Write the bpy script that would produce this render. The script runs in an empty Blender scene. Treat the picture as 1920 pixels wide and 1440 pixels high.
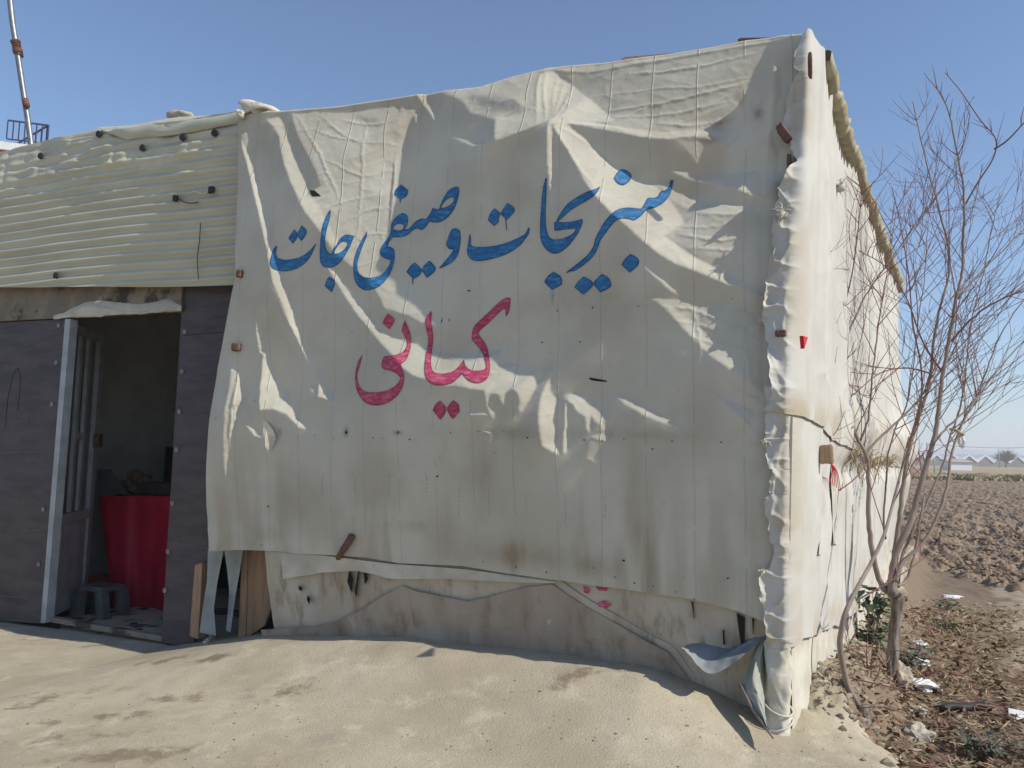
import bpy, math, random
import numpy as np
from mathutils import Vector, Matrix, Euler
from mathutils.geometry import delaunay_2d_cdt
R = math.radians
HAZE = .00065
scene = bpy.context.scene
col = scene.collection

# ------------------------------------------------------------------ camera
F = 1442.0                                  # focal length in photograph pixels (1920 wide)
PITCH, ROLL, CAMZ = R(5.15), 0.020, 1.5
cam = bpy.data.objects.new("camera", bpy.data.cameras.new("camera"))
col.objects.link(cam)
cam.data.sensor_width = 36.0
cam.data.lens = 36.0 * F / 1920.0
cam.data.clip_start, cam.data.clip_end = 0.05, 9000
CM = Matrix.Rotation(math.pi/2 + PITCH, 3, 'X') @ Matrix.Rotation(ROLL, 3, 'Z')
cam.location = (0, 0, CAMZ)
cam.rotation_euler = CM.to_euler()
scene.camera = cam
CMn = np.array(CM)

# ------------------------------------------------------------------ light
T = np.array([.928, -.373, 0.]); T /= np.linalg.norm(T)      # along the front wall, to the right
N = np.array([T[1], -T[0], 0.])                                # out of the front wall, to the camera
UP = np.array([0, 0, 1.])
C0 = np.array([1.6, 4.70, 0.])
SUN_E, SUN_A = R(40), R(4.0)                                   # elevation; angle in front of the wall's plane
TA = math.tan(SUN_A) * 1.0
sd = math.cos(SUN_E) * (T*math.cos(SUN_A) + N*math.sin(SUN_A)) + math.sin(SUN_E)*UP
sun = bpy.data.objects.new("sun", bpy.data.lights.new("sun", 'SUN'))
col.objects.link(sun)
sun.data.energy = 4.6
sun.data.angle = R(0.5)
sun.data.color = (1.0, 0.95, 0.845)
sun.rotation_euler = Vector(sd).to_track_quat('Z', 'Y').to_euler()
sun.location = Vector(sd) * 50
w = bpy.data.worlds.new("World"); scene.world = w; w.use_nodes = True
nt = w.node_tree
sky = nt.nodes.new('ShaderNodeTexSky'); sky.sky_type = 'NISHITA'; sky.sun_disc = False
sky.sun_elevation = SUN_E; sky.sun_rotation = math.atan2(sd[0], sd[1])
sky.air_density = 1.0; sky.dust_density = 0.5; sky.ozone_density = 5.0
bg = nt.nodes['Background']; bg.inputs[1].default_value = 0.142
nt.links.new(sky.outputs[0], bg.inputs[0])
vs = scene.view_settings
vs.view_transform = 'Standard'; vs.look = 'None'; vs.gamma = 1.0; vs.exposure = 0.1
scene.cycles.volume_bounces = 1
scene.cycles.max_bounces = 6
scene.cycles.use_denoising = True

# ------------------------------------------------------------------ numeric helpers
def ray(px, py):
    d = CMn @ np.array([(px-960)/F, -(py-720)/F, -1.0])
    return d
CAMP = np.array([0, 0, CAMZ])
def at(px, py, Y):                          # the point seen at a pixel, Y metres ahead
    d = ray(px, py); return CAMP + d*(Y/d[1])
def fr_uz(px, py):                          # front wall coordinates (u to the right, z up)
    d = ray(px, py); t = np.dot(C0-CAMP, N)/np.dot(d, N); p = CAMP + d*t
    return np.array([np.dot(p-C0, T), p[2]])
def fr_uzo(px, py, o):
    p = FRp(px, py, o); return np.array([np.dot(p-C0, T), p[2]])
def fpos(u, z, off=0.):
    u = np.asarray(u, float); z = np.asarray(z, float); off = np.asarray(off, float)
    return C0 + u[..., None]*T + z[..., None]*UP + off[..., None]*N
def FRp(px, py, off=0.):
    d = ray(px, py); t = (np.dot(C0-CAMP, N)+off)/np.dot(d, N); return CAMP + d*t
def hsh(ix, iy, seed):
    n = (ix.astype(np.int64)*374761393 + iy.astype(np.int64)*668265263 + seed*1442695041) & 0xFFFFFFFF
    n = ((n ^ (n >> 13)) * 1274126177) & 0xFFFFFFFF
    n = n ^ (n >> 16)
    return (n & 0xFFFFFF).astype(float)/0x7FFFFF - 1.0
def vn(x, y, seed=0):
    x = np.asarray(x, float); y = np.asarray(y, float)
    ix = np.floor(x); iy = np.floor(y); fx = x-ix; fy = y-iy
    fx = fx*fx*fx*(fx*(fx*6-15)+10); fy = fy*fy*fy*(fy*(fy*6-15)+10)
    a = hsh(ix, iy, seed); b = hsh(ix+1, iy, seed); c = hsh(ix, iy+1, seed); d = hsh(ix+1, iy+1, seed)
    return (a*(1-fx)+b*fx)*(1-fy) + (c*(1-fx)+d*fx)*fy
def fbm(x, y, seed=0, oct=4, gain=.5):
    s = 0; a = 1; t = 0
    for k in range(oct):
        s = s + a*vn(x*2**k + 17.3*k, y*2**k - 9.1*k, seed+k); t += a; a *= gain
    return s/t
def sstep(x): x = np.clip(x, 0, 1); return x*x*(3-2*x)
def inpoly(X, Y, poly):
    r = np.zeros(X.shape, bool); n = len(poly)
    for i in range(n):
        x0, y0 = poly[i]; x1, y1 = poly[(i+1) % n]
        if y0 == y1: continue
        c = ((y0 > Y) != (y1 > Y)) & (X < (x1-x0)*(Y-y0)/(y1-y0)+x0)
        r ^= c
    return r
def gblur(A, s):
    if s <= 0: return A
    r = int(3*s+1); k = np.exp(-.5*(np.arange(-r, r+1)/s)**2); k /= k.sum()
    P = np.pad(A, r, mode='edge'); o = np.zeros((P.shape[0], A.shape[1]))
    for i, kk in enumerate(k): o += kk*P[:, i:i+A.shape[1]]
    q = np.zeros(A.shape)
    for i, kk in enumerate(k): q += kk*o[i:i+A.shape[0], :]
    return q
def pl(poly, t):                            # sample a polyline at fractions t of its length
    p = np.asarray(poly, float); d = np.r_[0, np.cumsum(np.linalg.norm(np.diff(p, axis=0), axis=1))]
    return np.stack([np.interp(np.asarray(t)*d[-1], d, p[:, k]) for k in range(p.shape[1])], -1)
def rs(pts, n):                             # smooth (Catmull-Rom) resampling of a path
    p = np.asarray(pts, float); P = np.vstack([2*p[0]-p[1], p, 2*p[-1]-p[-2]]); out = []
    t = np.linspace(0, len(p)-1-1e-9, n)
    for x in t:
        i = int(x); f = x-i; a, b, c, d = P[i:i+4]
        out.append(.5*((2*b)+(c-a)*f+(2*a-5*b+4*c-d)*f*f+(3*b-a-3*c+d)*f**3))
    return np.array(out)

# ------------------------------------------------------------------ object helpers
def tag(o, label=None, cat=None, group=None, kind=None):
    if label: o['label'] = label
    if cat: o['category'] = cat
    if group: o['group'] = group
    if kind: o['kind'] = kind
    return o
def thing(name, label, cat, loc, group=None):
    o = bpy.data.objects.new(name, None); o.location = Vector(loc); o.empty_display_size = .1
    col.objects.link(o); return tag(o, label, cat, group)
def wloc(o):
    v = Vector((0, 0, 0))
    while o is not None: v = v + Vector(o.location); o = o.parent
    return v
def link(name, V, faces, mat, parent=None, smooth=True, uv=None, attrs=None):
    """one mesh object; V are world coordinates"""
    V = np.asarray(V, float).reshape(-1, 3)
    if parent is None:
        o0 = np.array([(V[:, 0].min()+V[:, 0].max())/2, (V[:, 1].min()+V[:, 1].max())/2, V[:, 2].min()])
    else:
        o0 = np.array(wloc(parent))
    me = bpy.data.meshes.new(name)
    if isinstance(faces, np.ndarray):
        nf, k = faces.shape
        me.vertices.add(len(V)); me.vertices.foreach_set('co', (V-o0).astype(np.float32).ravel())
        me.loops.add(nf*k); me.loops.foreach_set('vertex_index', faces.astype(np.int32).ravel())
        me.polygons.add(nf); me.polygons.foreach_set('loop_start', np.arange(0, nf*k, k, dtype=np.int32))
        me.update(calc_edges=True); me.validate()
    else:
        me.from_pydata((V-o0).tolist(), [], [list(f) for f in faces]); me.update()
    me.polygons.foreach_set('use_smooth', [smooth]*len(me.polygons))
    if uv is not None:
        L = me.uv_layers.new(name='UVMap'); li = np.empty(len(me.loops), np.int32); me.loops.foreach_get('vertex_index', li)
        L.data.foreach_set('uv', np.asarray(uv, np.float32)[li].ravel())
    for k, a in (attrs or {}).items():
        A = me.attributes.new(k, 'FLOAT', 'POINT'); A.data.foreach_set('value', np.asarray(a, np.float32).ravel())
    if mat: me.materials.append(mat)
    o = bpy.data.objects.new(name, me); col.objects.link(o)
    if parent is not None: o.parent = parent
    else: o.location = Vector(o0)
    return o
def gridfaces(r, c):
    i = np.arange(r*c).reshape(r, c)
    return np.stack([i[:-1, :-1], i[:-1, 1:], i[1:, 1:], i[1:, :-1]], -1).reshape(-1, 4)
def gridobj(name, P, mat, parent=None, uv=None, attrs=None, smooth=True, flip=False):
    f = gridfaces(*P.shape[:2])
    if flip: f = f[:, ::-1]
    return link(name, P.reshape(-1, 3), np.ascontiguousarray(f), mat, parent, smooth, None if uv is None else np.asarray(uv).reshape(-1, 2), attrs)
class MB:
    def __init__(s): s.v = []; s.f = []
    def add(s, V, Fc):
        n = len(s.v); s.v += [tuple(map(float, p)) for p in V]; s.f += [tuple(n+i for i in f) for f in Fc]; return s
    def tube(s, pts, rad, seg=6, cap=True):
        P = np.asarray(pts, float); m = len(P); rad = np.broadcast_to(np.asarray(rad, float), (m,))
        tg = np.gradient(P, axis=0); tg /= np.linalg.norm(tg, axis=1)[:, None]+1e-12
        ref = np.array([.31, .22, .92]) if abs(tg[0] @ np.array([.31, .22, .92])) < .93 else np.array([1., 0, 0])
        V = []; a = np.linspace(0, 2*math.pi, seg, endpoint=False)
        x = np.cross(tg[0], ref); x /= np.linalg.norm(x)
        for i in range(m):
            x = x - tg[i]*(x @ tg[i]); x /= np.linalg.norm(x)+1e-12; y = np.cross(tg[i], x)
            V += list(P[i] + rad[i]*(np.cos(a)[:, None]*x + np.sin(a)[:, None]*y))
        Fc = [(i*seg+k, i*seg+(k+1) % seg, (i+1)*seg+(k+1) % seg, (i+1)*seg+k) for i in range(m-1) for k in range(seg)]
        if cap: Fc += [tuple(range(seg))[::-1], tuple((m-1)*seg+k for k in range(seg))]
        return s.add(V, Fc)
    def box(s, c, ax, ay, az, half):
        c = np.asarray(c, float); A = [np.asarray(q, float)/np.linalg.norm(q) for q in (ax, ay, az)]; V = []
        for i in (-1, 1):
            for j in (-1, 1):
                for k in (-1, 1): V.append(c + A[0]*i*half[0] + A[1]*j*half[1] + A[2]*k*half[2])
        return s.add(V, [(0, 1, 3, 2), (4, 6, 7, 5), (0, 4, 5, 1), (2, 3, 7, 6), (0, 2, 6, 4), (1, 5, 7, 3)])
    def bar(s, p, q, w, d, side):
        p = np.asarray(p, float); q = np.asarray(q, float); a = q-p; L = np.linalg.norm(a); a /= L
        x = np.asarray(side, float); x = x-a*(a @ x); x /= np.linalg.norm(x)
        return s.box((p+q)/2, a, x, np.cross(a, x), (L/2, w/2, d/2))
    def prism(s, A, B):                      # two matching rings
        n = len(A)
        return s.add(list(A)+list(B), [tuple(range(n))[::-1], tuple(range(n, 2*n))] + [(i, (i+1) % n, n+(i+1) % n, n+i) for i in range(n)])
    def blob(s, c, rad, seed=0, rough=.25, sub=2, squash=(1, 1, 1)):
        V, Fc = ICO[sub]; k = 1 + rough*(.7*vn(V[:, 0]*1.7+seed*3.1, V[:, 1]*1.7+V[:, 2]*2.3, seed) + .4*vn(V[:, 0]*4+seed, V[:, 2]*4+V[:, 1]*3, seed+5))
        return s.add(np.asarray(c) + V*k[:, None]*rad*np.asarray(squash), Fc)
    def build(s, name, mat, parent=None, smooth=False, **k): return link(name, s.v, s.f, mat, parent, smooth, **k)
def _ico():
    import bmesh
    out = {}
    for n in (1, 2, 3):
        b = bmesh.new(); bmesh.ops.create_icosphere(b, subdivisions=n, radius=1)
        b.verts.ensure_lookup_table()
        out[n] = (np.array([v.co[:] for v in b.verts]), [tuple(v.index for v in f.verts) for f in b.faces]); b.free()
    return out
ICO = _ico()
def fprism(name, pxs, o0, o1, mat, parent=None, **k):
    A = [FRp(x, y, o0) for x, y in pxs]
    uz = [fr_uz(x, y) for x, y in pxs]
    A = [fpos(u, z, o0) for u, z in uz]; B = [fpos(u, z, o1) for u, z in uz]
    return MB().prism(A, B).build(name, mat, parent, **k)

# ------------------------------------------------------------------ materials
def mat(name, c1, c2=None, scale=3., rough=.85, bump=0., bscale=60., det=6, lo=.35, hi=.65, stretch=(1, 1, 1), metal=0., spec=.3,
        layer=None, uv=False, dist=.01):
    m = bpy.data.materials.new(name); m.use_nodes = True; t = m.node_tree; b = t.nodes['Principled BSDF']
    b.inputs['Roughness'].default_value = rough; b.inputs['Metallic'].default_value = metal
    b.inputs['Specular IOR Level'].default_value = spec
    tc = t.nodes.new('ShaderNodeTexCoord'); mp = t.nodes.new('ShaderNodeMapping'); mp.inputs['Scale'].default_value = stretch
    t.links.new(tc.outputs['UV' if uv else 'Object'], mp.inputs[0])
    def noise(sc, d, r=.55):
        n = t.nodes.new('ShaderNodeTexNoise'); n.inputs['Scale'].default_value = sc; n.inputs['Detail'].default_value = d
        n.inputs['Roughness'].default_value = r; t.links.new(mp.outputs[0], n.inputs['Vector']); return n
    def ramp(src, a, c):
        r = t.nodes.new('ShaderNodeMapRange'); r.interpolation_type = 'SMOOTHSTEP'
        r.inputs[1].default_value = a; r.inputs[2].default_value = c; t.links.new(src, r.inputs[0]); return r.outputs[0]
    def mix(fac, A, Bc):
        x = t.nodes.new('ShaderNodeMix'); x.data_type = 'RGBA'
        for sck, val in ((6, A), (7, Bc)):
            if isinstance(val, tuple): x.inputs[sck].default_value = (*val, 1)
            else: t.links.new(val, x.inputs[sck])
        t.links.new(fac, x.inputs[0]); return x.outputs[2]
    m['h'] = 1
    out = None
    if c2 is None: b.inputs['Base Color'].default_value = (*c1, 1); cur = c1
    else: cur = mix(ramp(noise(scale, det).outputs[0], lo, hi), c1, c2)
    for (c3, sc, a, cc) in (layer or []):
        cur = mix(ramp(noise(sc, 8, .65).outputs[0], a, cc), cur, c3)
    if not isinstance(cur, tuple): t.links.new(cur, b.inputs['Base Color'])
    if bump:
        bp = t.nodes.new('ShaderNodeBump'); bp.inputs['Strength'].default_value = bump; bp.inputs['Distance'].default_value = dist
        t.links.new(noise(bscale, 8, .6).outputs[0], bp.inputs['Height']); t.links.new(bp.outputs[0], b.inputs['Normal'])
    m.node_tree['k'] = 1
    m_env[name] = dict(t=t, b=b, mix=mix, ramp=ramp, noise=noise, cur=cur, tc=tc)
    return m
m_env = {}
def add_attr(m, attr, colr, gain=1.0, ragged=0., sc=9.):       # blend a colour in where a stored stain attribute says so
    e = m_env[m.name]; t = e['t']; a = t.nodes.new('ShaderNodeAttribute'); a.attribute_name = attr
    f = a.outputs['Fac']
    if gain != 1.0:
        q = t.nodes.new('ShaderNodeMath'); q.operation = 'MULTIPLY'; q.inputs[1].default_value = gain; t.links.new(f, q.inputs[0]); f = q.outputs[0]
    if ragged:                                # break the stain's outline up with fine noise
        n_ = e['noise'](sc, 9, .68); q = t.nodes.new('ShaderNodeMath'); q.operation = 'MULTIPLY_ADD'; q.inputs[1].default_value = ragged; q.inputs[2].default_value = -.5*ragged
        t.links.new(n_.outputs[0], q.inputs[0]); q2 = t.nodes.new('ShaderNodeMath'); q2.operation = 'ADD'; t.links.new(f, q2.inputs[0]); t.links.new(q.outputs[0], q2.inputs[1])
        f = e['ramp'](q2.outputs[0], .22, .78)
    e['cur'] = e['mix'](f, e['cur'], colr); t.links.new(e['cur'], e['b'].inputs['Base Color'])
def add_seams(m, spacing, width, depth=.5):  # sewn seams: thin raised lines with stitches, in metres of UV
    e = m_env[m.name]; t = e['t']; b = e['b']
    def M(op, a, c=None):
        q = t.nodes.new('ShaderNodeMath'); q.operation = op
        for i, v in enumerate((a, c)):
            if v is None: continue
            if isinstance(v, (int, float)): q.inputs[i].default_value = v
            else: t.links.new(v, q.inputs[i])
        return q.outputs[0]
    sx = t.nodes.new('ShaderNodeSeparateXYZ'); t.links.new(e['tc'].outputs['UV'], sx.inputs[0])
    wob = t.nodes.new('ShaderNodeTexNoise'); wob.inputs['Scale'].default_value = 2.5; t.links.new(e['tc'].outputs['UV'], wob.inputs['Vector'])
    u = M('ADD', sx.outputs[0], M('MULTIPLY', M('SUBTRACT', wob.outputs[0], .5), .03))
    d = M('MULTIPLY', M('ABSOLUTE', M('SUBTRACT', M('FRACT', M('DIVIDE', u, spacing)), .5)), spacing)
    line = M('SUBTRACT', 1.0, M('MINIMUM', M('DIVIDE', d, width), 1.0))
    br = t.nodes.new('ShaderNodeTexNoise'); br.inputs['Scale'].default_value = 5; t.links.new(e['tc'].outputs['UV'], br.inputs['Vector'])
    line = M('MULTIPLY', line, M('GREATER_THAN', br.outputs[0], .40))
    old = b.inputs['Normal'].links[0].from_node if b.inputs['Normal'].links else None
    bp = t.nodes.new('ShaderNodeBump'); bp.inputs['Strength'].default_value = depth; bp.inputs['Distance'].default_value = .006
    t.links.new(line, bp.inputs['Height'])
    if old: t.links.new(old.outputs[0], bp.inputs['Normal'])
    t.links.new(bp.outputs[0], b.inputs['Normal'])
    e['cur'] = e['mix'](M('MULTIPLY', line, .035), e['cur'], (.30, .27, .22)); t.links.new(e['cur'], b.inputs['Base Color'])

CANVAS = mat('canvas', (.55, .515, .425), (.47, .437, .352), 1.6, .9, .25, 90, layer=[((.40, .36, .29), 7, .60, .85)], uv=True, dist=.004)
add_attr(CANVAS, 'dirt', (.30, .235, .155)); add_attr(CANVAS, 'soot', (.13, .11, .085))
add_seams(CANVAS, .285, .007, .6)
CANVAS_W = mat('canvas_white', (.535, .52, .475), (.47, .45, .395), 1.3, .85, .2, 110, layer=[((.45, .41, .32), 5, .62, .9)], uv=True, dist=.004)
add_attr(CANVAS_W, 'dirt', (.36, .29, .19))
CANVAS_D = mat('canvas_dusty', (.52, .465, .375), (.43, .375, .29), 2.2, .92, .3, 60, layer=[((.27, .205, .14), 5, .50, .74), ((.6, .56, .48), 3, .58, .78), ((.16, .12, .085), 16, .64, .74)], stretch=(1.6, 1.6, .45), dist=.006)
CANVAS_B = mat('canvas_bare', (.58, .55, .47), (.46, .42, .34), 4, .9, .35, 40, layer=[((.32, .26, .18), 8, .6, .8)], dist=.008)
CANVAS_G = mat('canvas_grey', (.34, .35, .33), (.26, .265, .25), 4, .9, .3, 40, dist=.006)
BLUE = mat('blue_paint', (.026, .15, .345), (.018, .11, .275), 9, .6, .15, 90, stretch=(1, 1, 3), layer=[((.055, .23, .43), 16, .46, .64), ((.014, .075, .20), 7, .60, .8)]); add_attr(BLUE, 'rim', (.006, .03, .09), .85)
RED = mat('red_paint', (.47, .06, .13), (.36, .035, .085), 9, .65, .15, 90, stretch=(1, 1, 3), layer=[((.58, .15, .22), 16, .46, .64), ((.28, .02, .055), 7, .60, .8)]); add_attr(RED, 'rim', (.2, .012, .03), .8)
DRIP = mat('paint_drip', (.28, .38, .40), (.45, .5, .48), 20)
BLACK = mat('black_rubber', (.02, .02, .022), (.035, .033, .032), 12, .6)
HOLE = mat('torn_hole', (.018, .016, .014), rough=.95)
EARTH = mat('packed_earth', (.425, .37, .272), (.345, .293, .208), 1.3, .95, .55, 75, layer=[((.50, .44, .33), 4, .50, .72), ((.30, .25, .175), 70, .55, .70), ((.33, .285, .22), 2.5, .56, .72), ((.25, .205, .15), 160, .62, .70)], dist=.012)
add_attr(EARTH, 'damp', (.225, .175, .12), .75, 2.6, 7.); add_attr(EARTH, 'path', (.325, .26, .195), 1., 1.4, 4.); add_attr(EARTH, 'litter', (.19, .14, .095), 1., 1.6, 9.); add_attr(EARTH, 'weedy', (.33, .27, .16)); 
SOIL = mat('ploughed_soil', (.29, .215, .15), (.195, .142, .098), 5, .95, .7, 25, layer=[((.30, .24, .185), 12, .55, .75)], dist=.03)
WHITEMETAL = mat('white_metal', (.40, .41, .415), (.31, .315, .31), 6, .45, .05, 60, layer=[((.22, .15, .1), 25, .66, .75)])
PANEL = mat('dark_panel', (.092, .073, .074), (.064, .052, .055), 3, .55, .1, 40, stretch=(1, 1, 4), layer=[((.15, .125, .115), 14, .60, .85), ((.045, .038, .04), 1.6, .55, .75)])
SCRATCH = mat('scratch', (.155, .138, .138), (.10, .09, .09), 12)
STEEL = mat('screw_steel', (.27, .25, .24), (.17, .14, .13), 60, .45, metal=.5)
RUST = mat('rust', (.11, .055, .04), (.19, .095, .065), 40, .85, .3, 80)
WOOD = mat('raw_wood', (.42, .27, .165), (.30, .185, .11), 6, .8, .3, 30, stretch=(8, 8, .7), layer=[((.45, .3, .19), 10, .55, .7)])
WOODR = mat('red_wood', (.17, .09, .065), (.12, .065, .05), 8, .85, .3, 40)
PLY = mat('plywood', (.34, .215, .125), (.25, .15, .085), 4, .85, .2, 30, stretch=(5, 5, .5), layer=[((.20, .12, .07), 7, .6, .7)])
FIBRE = mat('corrugated_fibreglass', (.52, .50, .375), (.44, .42, .31), 2, .42, .12, 40, stretch=(.6, .6, 4), layer=[((.42, .37, .25), 5, .6, .85)], spec=.5)
ROOFY = mat('roof_sheet', (.40, .36, .235), (.31, .275, .18), 6, .8, .3, 40, layer=[((.3, .25, .16), 12, .55, .75)])
LINTEL = mat('lintel_board', (.27, .225, .17), (.20, .165, .125), 5, .9, .3, 50, layer=[((.07, .058, .048), 2.2, .52, .60)])
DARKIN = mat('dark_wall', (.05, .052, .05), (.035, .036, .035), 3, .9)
GREYIN = mat('inner_canvas', (.50, .50, .46), (.40, .405, .38), 2, .9, .2, 20)
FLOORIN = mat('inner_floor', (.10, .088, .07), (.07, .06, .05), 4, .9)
REDCLOTH = mat('red_cloth', (.42, .012, .04), (.33, .01, .03), 5, .55, .1, 60)
POTATO = mat('potato_skin', (.17, .12, .065), (.12, .085, .05), 20, .8)
STOOLP = mat('stool_plastic', (.13, .13, .12), (.095, .098, .092), 8, .5)
BARK = mat('bark', (.29, .245, .20), (.15, .115, .09), 26, .9, .9, 60, lo=.42, hi=.58, stretch=(1, 1, .18), layer=[((.42, .37, .31), 9, .55, .75)], dist=.01)
TWIG = mat('red_twig', (.175, .075, .068), (.20, .11, .09), 4, .7)
STEM = mat('young_bark', (.27, .225, .19), (.20, .155, .13), 10, .8, .2, 60, stretch=(1, 1, .3))
LEAF = mat('green_leaf', (.045, .085, .045), (.07, .115, .06), 12, .55)
DRY1 = mat('dry_leaf', (.27, .175, .105), (.19, .125, .08), 30, .85)
DRY2 = mat('straw', (.42, .34, .215), (.31, .25, .16), 30, .9)
PLASTIC = mat('white_plastic', (.72, .72, .70), (.60, .60, .57), 20, .4)
BRICK = mat('orange_brick', (.52, .25, .12), (.44, .2, .1), 12, .9)
NAVY = mat('navy_paint', (.045, .05, .10), rough=.5)
GALV = mat('galvanised', (.24, .25, .255), (.18, .185, .19), 15, .45, metal=.6, layer=[((.2, .1, .06), 5, .68, .75)])
CONC = mat('concrete', (.42, .38, .31), (.33, .30, .25), 9, .9, .4, 40)
GREENH = mat('greenhouse_film', (.75, .76, .78), (.68, .69, .72), .2, .5)
GREENHG = mat('greenhouse_end', (.26, .245, .235), (.2, .19, .18), .3, .8)
HILLM = mat('hill_rock', (.22, .19, .16), (.17, .15, .13), .01, .95)
STRAWM = mat('straw_tuft', (.50, .43, .29), (.38, .31, .2), 30, .9)
REDM = mat('red_scrap', (.62, .02, .03), (.5, .015, .03), 30, .5)
BLUECORD = mat('blue_hem', (.10, .14, .22), (.2, .22, .26), 10, .8)

# ------------------------------------------------------------------ ground
FOOTU = [-9, -7, -4.7, -4.25, -3.6, -2.4, -1.2, -.7, -.35, -.1, .1, 1]
FOOTZ = [-.16, -.14, -.13, -.03, .10, .20, .22, .22, .13, .02, -.02, -.05]
def xe(y): return np.where(y < 4.45, 2.08, np.where(y < 4.75, 2.08-.9*(y-4.45), 1.81 + .577*(y-4.75))) + .07*vn(y*1.7, y*0+3, 5) + .03*vn(y*6, y*0, 6)
def gz(x, y, fine=True):
    x = np.asarray(x, float); y = np.asarray(y, float)
    u = (x-C0[0])*T[0]+(y-C0[1])*T[1]; v = (x-C0[0])*N[0]+(y-C0[1])*N[1]
    base = -.06 - .09*sstep((-u-4.3)/.5)*np.exp(-np.clip(v, 0, 9)/1.2)
    f = np.interp(u, FOOTU, FOOTZ)
    z = base + (f-base)*np.exp(-(np.clip(v-.25, 0, 99)/.62)**1.6)
    w = x - xe(y)
    lot = 1 - sstep((w+.12)/.55)
    near = np.exp(-(np.clip(y-18, 0, 999)/8)**2)
    right = -.30 + .07*sstep((w-1.1)/1.2)
    # dug-up mound along the foot of the right wall
    wr = x - (C0[0]+.15+.577*(y-C0[1]))
    mound = .46*np.exp(-(np.clip(wr-.08, -1, 9)/.30)**2)*sstep((y-4.42)/.30)*(1-.62*sstep((y-5.2)/1.8))
    right = right + mound*1.25
    z = z*lot + right*(1-lot)
    z = z + mound*.25*lot*sstep((w+.8)/.5)
    if fine:
        rough = .5 + .9*sstep((vn(x*.8, y*.8, 31)+.1)/.5) + 1.6*np.exp(-(((x-.9)/.55)**2+((y-4.0)/.45)**2))
        lotn = (.006*fbm(x*1.6, y*1.6, 11, 3) + .0045*rough*fbm(x*9, y*9, 12, 4, .65))
        rghn = .03*fbm(x*3.3, y*3.3, 13, 5, .6)+.012*fbm(x*15, y*15, 19, 3)
        z = z + lotn*lot + rghn*(1-lot)*np.clip(1.4-sstep((w-1.3)/.8)*.6, .7, 2) + mound*.26*fbm(x*11, y*11, 14, 5, .7)
        edge = np.exp(-((w+.0)/.25)**2); z = z + edge*.025*fbm(x*7, y*7, 15, 4)
    z = np.where(y > 18, -.25 + (z+.25)*near, z)
    return z
def groundpt(px, py):
    d = ray(px, py); t = .5
    for _ in range(4000):
        p = CAMP+d*t
        if p[2] <= float(gz(p[0], p[1])): break
        t += .01 + .002*t
    return CAMP+d*t
xs = np.r_[-4000, -1500, -600, -250, -110, -50, -25, -14, np.arange(-9, -4.4, .12), np.arange(-4.4, 8.0, .032), np.arange(8.0, 14, .15), 16, 19, 23, 28, 35, 45, 60, 80, 110, 150, 220, 350, 600, 1500, 4000]
ys = np.r_[-3000, -600, -120, -40, -15, -6, -2, 0, .6, 1.2, np.arange(1.6, 9.2, .032), np.arange(9.2, 16, .09), np.geomspace(16, 130, 60), 160, 220, 300, 400, 600, 1000, 1800, 3500, 4500]
GX, GY = np.meshgrid(xs, ys)
GZ = gz(GX, GY)
infield = ((GX > 7.2+.25*vn(GY*.7, GY*0, 3)) | (GY > 22)) & (GY > 8.5) & (GY < 76) & (GX > 4)
GZ = np.where(infield, -.42, GZ)
wedge = GX - xe(GY)
damp = np.zeros(GX.shape)
rng = random.Random(4)
for (px, py, sx, sy) in [(90, 1310, 60, 12), (210, 1345, 70, 9), (130, 1390, 60, 12), (60, 1330, 40, 8), (300, 1240, 60, 8), (180, 1210, 30, 6), (400, 1235, 40, 9), (330, 1310, 60, 8), (520, 1300, 60, 10), (60, 1200, 40, 6), (240, 1420, 90, 9), (1080, 1270, 50, 8)]:
    p = groundpt(px, py); a = R(35)
    dx = (GX-p[0]); dy = (GY-p[1]); q = (dx*math.cos(.3)+dy*math.sin(.3))/(sx*.0042); r = (-dx*math.sin(.3)+dy*math.cos(.3))/(sy*.011)
    damp = np.maximum(damp, np.exp(-(q*q+r*r))*(.75+.9*fbm(GX*9, GY*9, 21, 4)))
litter = sstep((wedge-.05)/.2)*(1-sstep((wedge-1.35+.35*fbm(GX*1.5, GY*1.5, 8, 3))/.4))*(GY < 14)
path = sstep((wedge-.8)/.6)*(GY < 40)
weedy = sstep((GY-70)/6)
gridobj('ground', np.stack([GX, GY, GZ], -1), EARTH, attrs={'damp': np.clip(damp, 0, 1)*1.0, 'litter': litter*.9, 'path': path, 'weedy': weedy}).update_tag()
tag(bpy.data.objects['ground'], kind='structure')

# ploughed field beyond the path
an = np.linspace(R(17), R(48), 430); rr = np.geomspace(9.5, 92, 600)
A, RR = np.meshgrid(an, rr); FX = RR*np.sin(A); FY = RR*np.cos(A)
d1 = np.abs(fbm(FX*3.1, FY*3.1, 41, 3)); d2 = np.abs(fbm(FX*8, FY*8, 44, 3)); fur = np.sin(FX*4.2+FY*.4+1.2*fbm(FX*.6, FY*.6, 47, 2))
FZ = -.30 + .06*fur + .20*d1 + .10*d2 + .03*fbm(FX*.4, FY*.4, 49, 2)
edgef = sstep((FX-(6.9+.25*vn(FY*.7, FY*0, 3)))/.5)*sstep((FY-9.0)/.6) * (1-sstep((FY-72)/5))
FZ = -.40*(1-edgef) + FZ*edgef
tag(gridobj('ploughed_field', np.stack([FX, FY, FZ], -1), SOIL), kind='structure')
def fieldz(x, y): return -.24
rng = random.Random(7)
mb = MB()
for i in range(5200):
    a = R(rng.uniform(22, 42)); r = 10.2*(7.0**rng.random()); x, y = r*math.sin(a), r*math.cos(a)
    if x < 7.1 and y < 22: continue
    if y > 72: continue
    s = .016+.036*rng.random()**2.2
    if rng.random() < .02: s *= 2
    mb.blob((x, y, -.19+.05*rng.random()), s, i, .6, 1, (1.1, 1, .75))
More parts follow.
